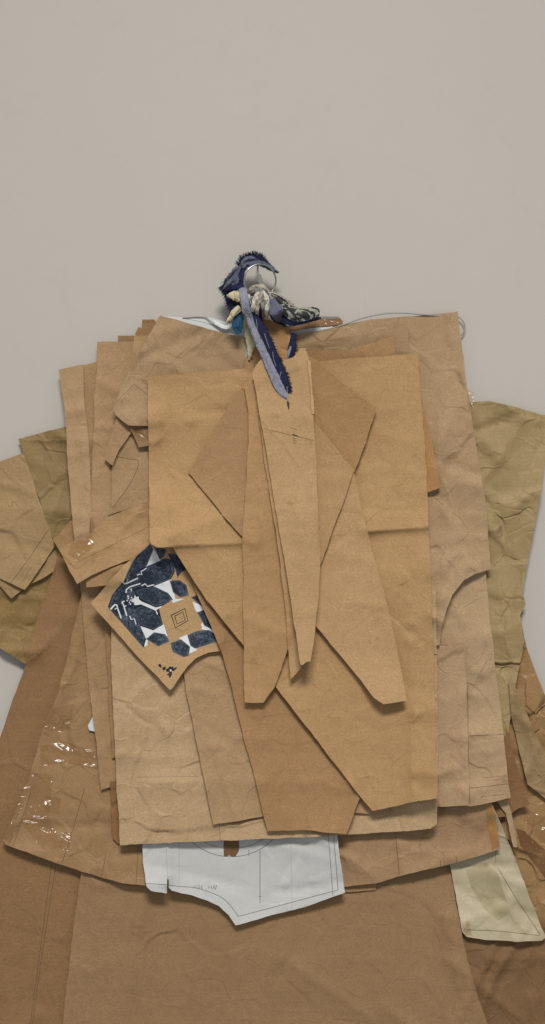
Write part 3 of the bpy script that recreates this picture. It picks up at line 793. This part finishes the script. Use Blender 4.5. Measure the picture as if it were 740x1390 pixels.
sheet('right_long', 'long panel with a lifted pointed foot at right on the front sheet',
      [(480, 640), (487, 672), (495, 709), (508, 756), (521, 800), (537, 870), (552, 951), (536, 954), (521, 956), (508, 948), (470, 898), (430, 851), (400, 815), (400, 700), (440, 650)], (177, 141, 98), folds=3, famp=0.50, gap=1.4, edge=2.0, bumps=.22,
      wave=2, lifts=[(530, 962, 19, 46)])
sheet('right_kite_back', 'upper right kite flap with the sharp right corner on the front sheet',
      [(405, 478), (420, 484), (430, 488), (468, 522), (511, 554), (497, 600), (481, 640), (440, 640), (405, 600)], (160, 123, 80), gap=1.6, edge=2.4, bumps=.2, lifts=[(511, 554, 4, 30)])
sheet('right_kite_front', 'smaller kite flap overlapping below the sharp cornered one, right of the centre strip',
      [(410, 560), (428, 574), (455, 606), (481, 638), (470, 670), (455, 712), (436, 764), (415, 790), (400, 700)], (172, 136, 92), gap=1.6, edge=2.2, bumps=.2)
sheet('left_long', 'long straight panel with a blunt foot just left of the centre strip',
      [(331, 520), (345, 515), (372, 600), (395, 760), (396, 860), (391, 881), (382, 908), (372, 934), (357, 954), (344, 954), (332, 953), (331, 860), (329, 735), (333, 675), (337, 600), (337, 558)], (169, 132, 88), folds=3, famp=0.50, gap=1.4, edge=1.9, bumps=.22, lifts=[(340, 953, 6, 40)])
sheet('centre_under', 'narrow pointed strip showing left of the centre strip and under it',
      [(350, 560), (362, 640), (370, 690), (384, 790), (389, 848), (394, 923), (400, 917), (408, 909), (416, 890), (412, 700), (390, 560)], (174, 138, 95), gap=1.6, edge=2.2, bumps=.2, lifts=[(397, 915, 6, 30)], step=5)
sheet('centre_strip', 'foremost tapering centre strip with pencil line, hanging from the blue rag',
      [(342, 506), (352, 490), (366, 480), (388, 488), (398, 485), (404, 477), (407, 472), (415, 472), (419, 486), (423, 525), (426, 566), (429, 620), (430, 666), (435, 761), (432, 810), (428, 856), (422, 897), (416, 899), (411, 903), (408, 902), (400, 850), (389, 774), (379, 720), (370, 666), (362, 615), (357, 584), (350, 545)],
      (176, 142, 99), gap=2.2, edge=2.6, bumps=.2, wave=1.6, step=5, lifts=[(410, 930, 26, 82)], creases=[(398, 826, 432, 832, .8, 5, 0)],
      marks=[(line([(359, 582), (380, 587), (392, 590), (404, 592.5), (426, 598)], .8), 1), (line([(394, 580.5), (403, 583.5)], 1.0), 1), (line([(397, 589.5), (405, 592.5)], 1.6), 2),
             (line([(398, 595), (402, 595.5)], .8), 1), (line([(398.5, 598), (402.5, 598.5)], .8), 1), (line([(400, 601), (402, 602)], .8), 1), (line([(398, 593), (400, 603)], .6), 1),
             (line([(407, 577), (408, 584)], .5), 1), (line([(403, 577), (404, 580)], .5), 1),
             ([(391, 543), (393, 548), (393, 554), (392, 557), (390, 551), (389.5, 546)], 2)])  # small patch: shade of a gap in the paper, painted as dark colour
sheet('centre_edge', 'thin upright paper edge between the centre strip and right kite flap',
      [(417, 488), (422, 490), (424, 520), (427, 562), (424, 562), (421, 525)], (186, 150, 108), gap=.5, edge=.6, step=4, wave=.4)
sheet('card_tag', 'small brown card tag on top of the knot with a cut corner',
      [(351, 433), (366, 433), (382, 441), (396, 451), (394, 462), (391, 473), (389, 488), (375, 484), (362, 470), (352, 445)], (152, 113, 70), gap=2.5, edge=1.5, step=4, bumps=.35, thick=1.2, rough=.5, lifts=[(394, 452, 4, 20)],
      marks=[(line([(366, 470), (380, 471), (391, 475)], .7), 1)])

# ------------------------------------------------------------------ rags, ring and wire
def hd(x, y):
    i = int(round((x - GX0) / GS)); j = int(round((y - GY0) / GS))
    return float(H[max(0, min(GH - 1, j)), max(0, min(GW - 1, i))])

def cloth(name, rgb, seed, rgb2=None, weave=420):
    t = NT(name)
    v = t.coords(seed)
    base = alb(rgb); dk = alb(rgb2) if rgb2 else tuple(q * .72 for q in base[:3]) + (1,)
    n = t.noise(v, weave, 3, .6); n2 = t.noise(v, 70, 4, .65)
    c = t.mixcol(t.math('MULTIPLY', t.ramp(n2, .4, .7), .6), base, dk)
    c = t.mixcol(t.math('MULTIPLY', t.ramp(n, .4, .7), .3), c, tuple(q * .6 for q in base[:3]) + (1,))
    n4 = t.noise(t.coords(seed + 2, (1, 1, .5)), 85, 2, .5, 1.2)
    bp = t.n('ShaderNodeBump'); bp.inputs['Strength'].default_value = 1.0; bp.inputs['Distance'].default_value = .007
    t.l(t.math('ADD', t.math('ADD', t.math('MULTIPLY', n2, .5), n4), t.math('MULTIPLY', n, .12)), bp.inputs['Height'])
    p = t.n('ShaderNodeBsdfPrincipled'); t.l(c, p.inputs['Base Color']); t.l(bp.outputs['Normal'], p.inputs['Normal'])
    p.inputs['Roughness'].default_value = .85; p.inputs['Specular IOR Level'].default_value = .15
    t.l(p.outputs[0], t.out.inputs['Surface'])
    return t.m

def print_cloth(name, seed):
    t = NT(name)
    v = t.coords(seed)
    n = t.noise(v, 38, 2, .5, 2.2)
    n2 = t.noise(v, 80, 3, .5, .8)
    c = t.mixcol(t.ramp(n, .50, .54), alb((40, 46, 44)), alb((150, 147, 136)))
    c = t.mixcol(t.ramp(n2, .56, .6), c, alb((60, 48, 44)))
    p = t.n('ShaderNodeBsdfPrincipled'); t.l(c, p.inputs['Base Color']); p.inputs['Roughness'].default_value = .85
    bp = t.n('ShaderNodeBump'); bp.inputs['Strength'].default_value = .5; bp.inputs['Distance'].default_value = .002
    t.l(t.noise(v, 300, 3), bp.inputs['Height']); t.l(bp.outputs['Normal'], p.inputs['Normal'])
    t.l(p.outputs[0], t.out.inputs['Surface'])
    return t.m

def ribbon(name, path, mat, fold=1.5, n=7, parent=None, seed=1, thick=.9, tilt=0.0, ripple=1.0):
    """path: (x, y, d, half-width px); a strip of cloth with a folded, bulged cross-section"""
    rnd = random.Random(seed)
    P = curve(path, 7)
    rows = []
    ph = [rnd.uniform(0, 6) for _ in range(3)]
    for i, (x, y, d, w) in enumerate(P):
        a = P[max(0, i - 1)]; b = P[min(len(P) - 1, i + 1)]
        dx, dy = b[0] - a[0], b[1] - a[1]; L = math.hypot(dx, dy) or 1
        nx, ny = -dy / L, dx / L
        row = []
        for k in range(n):
            s = -1 + 2 * k / (n - 1)
            jit = rnd.uniform(-.5, .5) if k in (0, n - 1) else 0
            bul = fold * (1 - s * s) + ripple * .6 * math.sin(s * 4 + ph[0] + i * .22) + ripple * .5 * math.sin(s * 7 + ph[1] - i * .13) + tilt * s * w
            row.append((x + nx * (s * w + jit), y + ny * (s * w + jit), d + bul))
        rows.append(row)
    verts, faces = [], []
    R = len(rows)
    for off in (thick, 0):
        for row in rows: verts += [W(x, y, d + off) for x, y, d in row]
    N = R * n
    for i in range(R - 1):
        for k in range(n - 1):
            a = i * n + k
            q = (a, a + 1, a + n + 1, a + n)
            faces.append(q); faces.append(tuple(v + N for v in q[::-1]))
    def rimq(a, b): faces.append((b, a, a + N, b + N))
    for i in range(R - 1):
        rimq(i * n, (i + 1) * n); rimq((i + 1) * n + n - 1, i * n + n - 1)
    for k in range(n - 1):
        rimq(k + 1, k); rimq((R - 1) * n + k, (R - 1) * n + k + 1)
    o = link(name, verts, faces, mat, None, True, parent, Vector(verts[n // 2]))
    md = o.modifiers.new('smooth', 'SUBSURF'); md.levels = 1; md.render_levels = 1
    return o, rows

def fringe(name, edge, mat, parent, length=5, count=60, seed=3, side=1, droop=.3, back=2.0):
    """frayed threads standing out of a torn edge given as (x, y, d) points"""
    rnd = random.Random(seed)
    verts, faces = [], []
    n = len(edge)
    for q in range(count):
        u = (q + rnd.random()) / count * (n - 1.001)
        i = int(u); f = u - i
        x, y, d = (edge[i][c] * (1 - f) + edge[i + 1][c] * f for c in range(3))
        dx, dy = edge[i + 1][0] - edge[i][0], edge[i + 1][1] - edge[i][1]
        L = math.hypot(dx, dy) or 1
        nx, ny = -dy / L * side, dx / L * side
        ln = length * rnd.uniform(.45, 1.25); ang = rnd.uniform(-.55, .55)
        ex = nx * math.cos(ang) - ny * math.sin(ang); ey = nx * math.sin(ang) + ny * math.cos(ang)
        w = rnd.uniform(.35, .75)
        pts = []
        for s in (0, .5, 1):
            pts.append((x - nx * back + ex * (ln + back) * s, y - ny * back + ey * (ln + back) * s + droop * ln * s * s, d + rnd.uniform(-.5, 1.2) * s + .5))
        b = len(verts)
        tx, ty = dx / L, dy / L
        for s, (a, c, e) in enumerate(pts):
            ww = w * (1 - .4 * s)
            for (ox, oe) in ((-ww, 0), (ww, 0), (0, 1.0)):
                verts.append(W(a + tx * ox, c + ty * ox, e + oe))
        for s in range(2):
            for k in range(3):
                k2 = (k + 1) % 3
                faces.append((b + s * 3 + k, b + s * 3 + k2, b + s * 3 + 3 + k2, b + s * 3 + 3 + k))
        faces.append((b + 8, b + 7, b + 6))
    return link(name, verts, faces, mat, None, True, parent, Vector(verts[0]))

def tube(name, path, r, mat, parent=None, n=8, closed=False, ripple=0.0, seed=1):
    """path of (x, y, d[, r mm])"""
    rnd = random.Random(seed)
    P = path
    C = [W(p[0], p[1], p[2]) for p in P]
    verts, faces = [], []
    m = len(C)
    up = Vector((0, -1, 0))
    for i in range(m):
        if closed: t = C[(i + 1) % m] - C[i - 1]
        else: t = C[min(m - 1, i + 1)] - C[max(0, i - 1)]
        t.normalize()
        s = t.cross(up)
        if s.length < .05: s = t.cross(Vector((0, 0, 1)))
        s.normalize(); u = s.cross(t)
        rr = (P[i][3] if len(P[i]) > 3 else r) * .001
        for k in range(n):
            a = 2 * math.pi * k / n
            q = rr * (1 + ripple * (math.sin(3 * a + i * .55) * .5 + rnd.uniform(-.15, .15)))
            verts.append(C[i] + s * math.cos(a) * q + u * math.sin(a) * q)
    for i in range(m if closed else m - 1):
        for k in range(n):
            a = i * n + k; b = i * n + (k + 1) % n
            c = ((i + 1) % m) * n + (k + 1) % n; d = ((i + 1) % m) * n + k
            faces.append((a, d, c, b))
    if not closed:
        faces.append(tuple(range(n))); faces.append(tuple((m - 1) * n + k for k in range(n))[::-1])
    return link(name, verts, faces, mat, None, True, parent, Vector(verts[0]))

LAV = cloth('lavender_grey_cloth', (138, 139, 154), 61)
NAVY = cloth('navy_cloth', (38, 42, 70), 62)
INDIGO = cloth('slate_blue_cloth', (98, 101, 120), 63)
CREAM = cloth('cream_cloth', (202, 190, 156), 64)
BEIGE = cloth('beige_twist_cloth', (176, 166, 150), 65, (120, 112, 100), 300)
TEAL = cloth('teal_cloth', (44, 80, 108), 66)
PRINTED = print_cloth('leaf_print_cloth', 67)
STEEL = plain('steel_wire', (170, 170, 168), .3, 1.0, k=.8, vary=.1)
DARKWIRE = plain('dull_wire', (150, 148, 143), .6, .2, vary=.2)
WHITEP = plain('white_paper_strip', (214, 214, 210), .6, vary=.1)
RG = 'rag strips tied on the ring'

f0 = max(hd(350, 470), hd(372, 455)) + 2.0      # depth in front of the pile under the knot
# steel ring that carries the bundle
ring = tube('metal_ring', [(353 + 21.5 * math.cos(a), 381 + 22.5 * math.sin(a), 50 - 8 * math.cos(a) - 2 * math.sin(a)) for a in [2 * math.pi * i / 56 for i in range(56)]], 1.5, STEEL, closed=True)
tag(ring, 'thin bright steel ring through the knotted rags', 'ring')
nail = tube('wall_nail', [(350, 361.2, 0), (350, 361, 20), (350, 360.6, 45)], 1.6, DARKWIRE); tag(nail, 'short dull nail in the wall inside the ring under the blue rag', 'nail')

# frayed slate-blue loop over the top
o, rows = ribbon('rag_loop', [(327, 372, 42, 3.5), (329, 363, 45, 6.5), (334, 355, 48, 7.2), (344, 352.5, 48, 7.5), (354, 354, 46, 6.5), (362, 359.5, 43, 4.6), (370, 366, 39, 2.8), (378, 370.5, 35, 1.2)], INDIGO, 2.2, seed=2, ripple=3.4, n=13)
tag(o, 'slate blue frayed rag looped over the top of the ring', 'rag', RG)
ed = [r[0] for r in rows]; ed2 = [r[-1] for r in rows]
fringe('fringe', ed[8:30], NAVY, o, 4.2, 200, 4, -1, -.1, 4.5)
fringe('fringe', ed[30:], INDIGO, o, 1.6, 40, 6, -1, .1, 1.2)
fringe('fringe', ed2[10:40], INDIGO, o, 1.4, 60, 8, 1, .1, 1.5)
tube('thread', curve([(332, 350, 52, .3), (327, 346, 53, .3), (324, 348, 53, .25)], 5), .3, NAVY, o, n=5)
o, rows = ribbon('blue_rag', [(327, 362, 47, 3), (322, 370, 50, 6.5), (317, 379, 51, 8), (311, 387, 47, 8), (304, 393, 40, 4)], INDIGO, 3.2, seed=3, ripple=4.2, n=13)
tag(o, 'slate blue rag folded down to a frayed tip at upper left of the knot', 'rag', RG)
fringe('fringe', [r[0] for r in rows], NAVY, o, 2.2, 60, 5, -1, .2, 2)
fringe('fringe', [r[-1] for r in rows], NAVY, o, 2.6, 70, 9, 1, .2, 3)
fringe('fringe', [(300, 389, 42), (302, 394, 42), (306, 400, 42)], NAVY, o, 5, 46, 7, 1, .1, 3)
ribbon('fold', [(331, 364, 50, 2.2), (328, 373, 53, 3.6), (327, 382, 54, 3.2), (325, 390, 52, 2)], NAVY, 1.5, parent=o, seed=7, ripple=1.4)
ribbon('fold', [(308, 393, 48, 1.5), (317, 390, 53, 3.6), (327, 389, 54, 4.2), (333, 393, 52, 3)], NAVY, 2, parent=o, seed=17, ripple=1.4)
for q in range(7):
    a = rows[4 + q * 3][0 if q % 2 else -1]
    dx, dy = random.uniform(-7, 2), random.uniform(-6, 5)
    tube('thread', curve([(a[0], a[1], a[2] + 1, .25), (a[0] + dx * .6, a[1] + dy * .4, a[2] + 2, .25), (a[0] + dx, a[1] + dy, a[2] + 1, .2)], 5), .25, NAVY, o, n=5)
# navy drape on the left of the knot
o, rows = ribbon('navy_rag', [(312, 388, 34, 8), (314, 400, 38, 9), (317, 412, 40, 9), (322, 424, 42, 7), (326, 436, 40, 5)], NAVY, 4, seed=9)
tag(o, 'dark navy frayed rag hanging at the left of the knot', 'rag', RG)
fringe('fringe', [r[-1] for r in rows], NAVY, o, 3.5, 60, 8, 1, .2)
o, _ = ribbon('cream_rag', [(308, 402, 52, 1.5), (314, 401, 56, 5), (321, 402, 57, 7), (326, 408, 54, 4)], CREAM, 4, seed=12)
tag(o, 'short folded cream rag poking out left of the knot', 'rag', RG)
o, _ = ribbon('cream_rag', [(326, 417, 52, 4), (319, 423, 55, 4.5), (313, 431, 52, 3), (307, 438, 48, .8)], CREAM, 3, seed=13)
tag(o, 'pointed cream rag angled down left above the teal scrap', 'rag', RG)
o, _ = ribbon('teal_rag', [(325, 425, 44, 6), (324, 434, 46, 7), (322, 443, 46, 7), (325, 453, 42, 4)], TEAL, 3, seed=14)
tag(o, 'teal blue scrap tucked beside the long cream rag', 'rag', RG)
# long cream tail
hq = max(hd(338, 475), hd(334, 450), hd(340, 485))
o, rows = ribbon('cream_rag', [(333, 424, 54, 3), (334, 436, hq + 7, 3.6), (337, 452, hq + 7, 5.6), (340, 468, hq + 6, 5), (339, 480, hq + 5, 2.6), (338, 488, hq + 3.5, 1.0)], CREAM, 2, seed=15)
tag(o, 'long cream rag tail hanging straight down left of the blue strip', 'rag', RG)
fringe('fringe', [r[0] for r in rows][14:], CREAM, o, 2.2, 26, 16, -1, .4)

# beige twisted knot: overlapping twisted loops around the ring
GREYT = cloth('grey_twist_cloth', (136, 132, 128), 71, (92, 90, 90), 300)
WHITET = cloth('off_white_twist_cloth', (204, 198, 186), 72, (160, 152, 138), 300)
loops = [
    ([(353, 373, 50, 1.5), (352, 377, 54, 4.2), (353, 383, 56, 4.6), (357, 390, 58, 4)], 21, GREYT),
    ([(337, 397, 46, 3), (342, 392.5, 56, 4), (350, 389, 62, 4.6), (358, 391, 63, 4.4), (364, 398, 60, 3.8), (367, 408, 56, 3.4), (367, 418, 52, 3), (364, 428, 48, 2.6)], 22, BEIGE),
    ([(340, 400, 54, 3), (346, 395, 62, 3.6), (355, 394, 66, 3.6), (361, 399, 64, 3.2)], 27, GREYT),
    ([(352, 395, 62, 3.4), (348, 402, 66, 4.2), (345, 411, 66, 4.2), (343, 420, 62, 3.4), (345, 431, f0 + 1, 2.6)], 23, WHITET),
    ([(356, 395, 66, 3.4), (354, 404, 68, 3.6), (350, 413, 66, 3.4), (349, 423, 62, 3), (351, 433, f0 + 1, 2.4)], 28, BEIGE),
    ([(356, 395, 66, 3.4), (361, 403, 68, 4), (363, 412, 66, 4), (362, 422, 62, 3.4), (362, 433, f0 + 1, 2.6)], 24, WHITET),
    ([(354, 402, 64, 3), (356, 410, 65, 3.4), (357, 419, 62, 3.2), (357, 434, f0 + 1, 2.4)], 25, GREYT),
    ([(338, 400, 54, 3.2), (338, 410, 57, 3.6), (340, 420, 57, 3.4), (342, 434, f0 + 1, 2.6)], 26, WHITET),
    ([(349, 398, 60, 3), (351, 408, 60, 3.6), (352, 420, 59, 3.6), (354, 436, f0, 3)], 29, NAVY),
    ([(344, 404, 56, 2.6), (343, 414, 57, 2.8), (345, 425, 56, 2.6)], 30, NAVY)]
kn = bpy.data.objects.new('rag_knot', None); COL.objects.link(kn); kn.location = W(354, 400, 50)
tag(kn, 'beige twisted rags knotted through the steel ring', 'knot', RG)
for pth, sd, mt in loops:
    tube('twist', curve(pth, 8), 4, mt, kn, n=16, ripple=.34, seed=sd)
for q, (ax, ay) in enumerate(((347, 404), (360, 402), (341, 412), (364, 414))):
    tube('thread', curve([(ax, ay, 70, .35), (ax + 3, ay + 5, 71, .4), (ax + 1, ay + 12, 69, .35)], 5), .35, GREYT, kn, n=5)
tube('thread', curve([(366, 398, 60, .8), (371, 399, 60, .8), (380, 403, 56, .9), (389, 408.5, 50, .7)], 6), .8, NAVY, kn, n=6)
tube('thread', curve([(356, 391, 68, .9), (363, 396, 68, .9), (366, 406, 66, .9), (365, 415, 62, .8)], 6), .9, INDIGO, kn, n=6)

# lavender strip with navy frayed edge, hanging over the front
hA = max(hd(345, 440), hd(352, 455), hd(360, 480), hd(370, 505), hd(385, 530), hd(378, 520), f0) + 1.5
path = [(329, 388, 52, 5), (331, 400, 64, 5.5), (334, 414, 70, 5), (339, 432, hA + 6, 4.4), (348, 456, hA + 5, 4.8), (359, 480, hA + 3, 5.4), (370, 505, hA + 1.5, 5.8), (379, 525, hA + .5, 6.0), (385.5, 535, hA, 4.2), (390, 541, hA, .8)]
o, rows = ribbon('blue_strip', path, LAV, 1.2, seed=31, ripple=.9)
tag(o, 'long lavender blue strip with navy frayed edge hanging over the centre strip', 'rag', RG)
npath = [(333, 398, 58, 3), (337, 412, 66, 3), (345, 428, hA + 4, 4), (356, 447, hA + 3.2, 5.5), (367, 470, hA + 1.8, 5.6), (379, 497, hA + .6, 5.4), (388, 520, hA - .2, 4.6), (393, 533, hA - .4, 1.6)]
o2, rows2 = ribbon('navy_border', npath, NAVY, .8, parent=o, seed=32, ripple=.4)
fringe('fringe', [r[0] for r in rows2][10:], NAVY, o, 3.4, 130, 33, -1, .5)
for q in range(5):
    s = 16 + q * 7
    r = rows2[min(len(rows2) - 3, s)]
    tube('thread', curve([(r[3][0], r[3][1], r[3][2] + 2, .28), (r[3][0] + random.uniform(-3, 3), r[3][1] + 9, r[3][2] + 3, .28), (r[3][0] + random.uniform(0, 7), r[3][1] + 20, r[3][2] + 2.4, .25)], 5), .28, plain('pale_thread_%d' % q, (176, 178, 190), .7), o, n=5)
# short navy tail right of the card tag
hB = hd(397, 470) + 1.0
o, rows = ribbon('navy_rag', [(398, 452, hB + 1, 3), (398, 462, hB + 1, 4), (396, 474, hB + 1, 5), (392, 484, hB + 1, 3.4), (390, 488, hB + .6, 1)], NAVY, 1, seed=35, ripple=.4)
tag(o, 'short navy frayed rag tail right of the card tag', 'rag', RG)
fringe('fringe', [r[0] for r in rows], NAVY, o, 3, 40, 36, -1, .3)
ribbon('pale_fold', [(395, 470, hB + 3.4, 1), (392, 478, hB + 3.6, 2), (390, 487, hB + 3, 1)], LAV, .5, parent=o, seed=37, ripple=.1)
# right side tails
hC = max(hd(378, 436), hd(388, 440)) + 2
o, rows = ribbon('navy_rag', [(368, 406, 56, 5), (372, 416, 60, 8), (378, 427, max(58, hC + 4), 9), (384, 436, hC + 4, 6), (388, 444, hC + 2, 1.5)], INDIGO, 3, seed=41)
tag(o, 'slate blue rag tail with navy edge right of the beige knot', 'rag', RG)
ribbon('navy_border', [(366, 418, 58, 2.5), (371, 430, hC + 4, 3.5), (379, 438, hC + 3.6, 3), (388, 445, hC + 2.5, 1)], NAVY, 1.5, parent=o, seed=42)
o, rows = ribbon('printed_rag', [(372, 404, 50, 4), (382, 412, 52, 6), (391, 421, 52, 8.5), (403, 427, 50, 9.5), (417, 426, 46, 9), (428, 424, 42, 7), (434, 424, 38, 4)], PRINTED, 6, seed=44, ripple=2.2)
tag(o, 'dark leaf printed rag bunched at the right of the knot', 'rag', RG)
fringe('fringe', [r[-1] for r in rows][16:], plain('dark_thread', (40, 44, 48), .8), o, 2.5, 30, 45, 1, .2)
o, _ = ribbon('navy_rag', [(384, 428, 44, 3), (394, 436, 46, 6), (408, 436, 44, 5), (424, 433, 40, 3.5), (436, 432, 36, 1.2)], NAVY, 2.5, seed=46)
tag(o, 'navy rag end lying flat under the leaf printed rag', 'rag', RG)
o, _ = ribbon('grey_rag', [(367, 398, 46, 4), (378, 405, 48, 5), (388, 411, 46, 5), (398, 417, 42, 4)], BEIGE, 3, seed=47)
tag(o, 'grey beige rag crossing above the leaf printed rag', 'rag', RG)

# hanger wire at the top right and the wire end at left
hw = hd(600, 440)
wr = tube('hanger_wire', curve([(440, 448, 16), (466, 441, 15), (490, 432.5, 15), (520, 426, 15), (546, 424.8, 15), (575, 427, 14), (600, 429, 10), (620, 430, 9), (627, 434, 9), (631, 442, 9), (630, 450, 9), (625, 456, 8)], 8), 1.15, DARKWIRE, n=8)
tag(wr, 'grey wire arching behind the top right sheet and hooking round its corner', 'wire')
hl = max(hd(262, 434), hd(300, 445), hd(290, 440)) + 1.5
wl2 = tube('wire_end', curve([(248, 431.5, hl - 1), (270, 430, hl + 1), (280, 431, hl + 2), (288, 438, hl + 3), (302, 446, hl + 4), (318, 447, hl + 5)], 8), .9, DARKWIRE, n=8)
tag(wl2, 'thin bent wire end on the white paper left of the knot', 'wire')
o, _ = ribbon('paper_strip', [(288, 434, hl + 3, .8), (296, 440, hl + 4.5, 2.4), (306, 444, hl + 6, 2.6), (314, 441, hl + 7, 2), (320, 437, hl + 8, .8)], WHITEP, .8, seed=51, ripple=.3)
tag(o, 'curled white paper strip beside the teal scrap', 'paper strip')

# ------------------------------------------------------------------ light
def area(name, loc, target, sx, sy, power, col, spread=180):
    L = bpy.data.lights.new(name, 'AREA'); L.shape = 'RECTANGLE'; L.size = sx; L.size_y = sy; L.energy = power; L.color = col; L.spread = math.radians(spread)
    o = bpy.data.objects.new(name, L); COL.objects.link(o); o.location = loc
    o.rotation_euler = (Vector(target) - Vector(loc)).to_track_quat('-Z', 'Y').to_euler()
    return o
area('ceiling_lamp', (.15, -4.5, 3.75), (0, 0, -.6), 2.0, .9, 32, (1.0, .965, .925), 62)
wd = bpy.data.worlds.new('World'); SC.world = wd; wd.use_nodes = True
bg = wd.node_tree.nodes['Background']; bg.inputs['Color'].default_value = (.95, .98, 1.0, 1); bg.inputs['Strength'].default_value = .29

# ------------------------------------------------------------------ camera
cd = bpy.data.cameras.new('camera'); cam = bpy.data.objects.new('camera', cd); COL.objects.link(cam)
cam.location = (0, -DIST * .001, 0); cam.rotation_euler = (math.radians(90), 0, 0)
cd.sensor_fit = 'VERTICAL'; cd.sensor_height = 24; cd.lens = 24 * DIST / (1390 * PX)
cd.clip_start = .05; cd.clip_end = 60
SC.camera = cam
SC.view_settings.view_transform = 'Standard'; SC.view_settings.look = 'None'
SC.view_settings.exposure = 0; SC.view_settings.gamma = 1
print('MAXDEPTH', H.max())
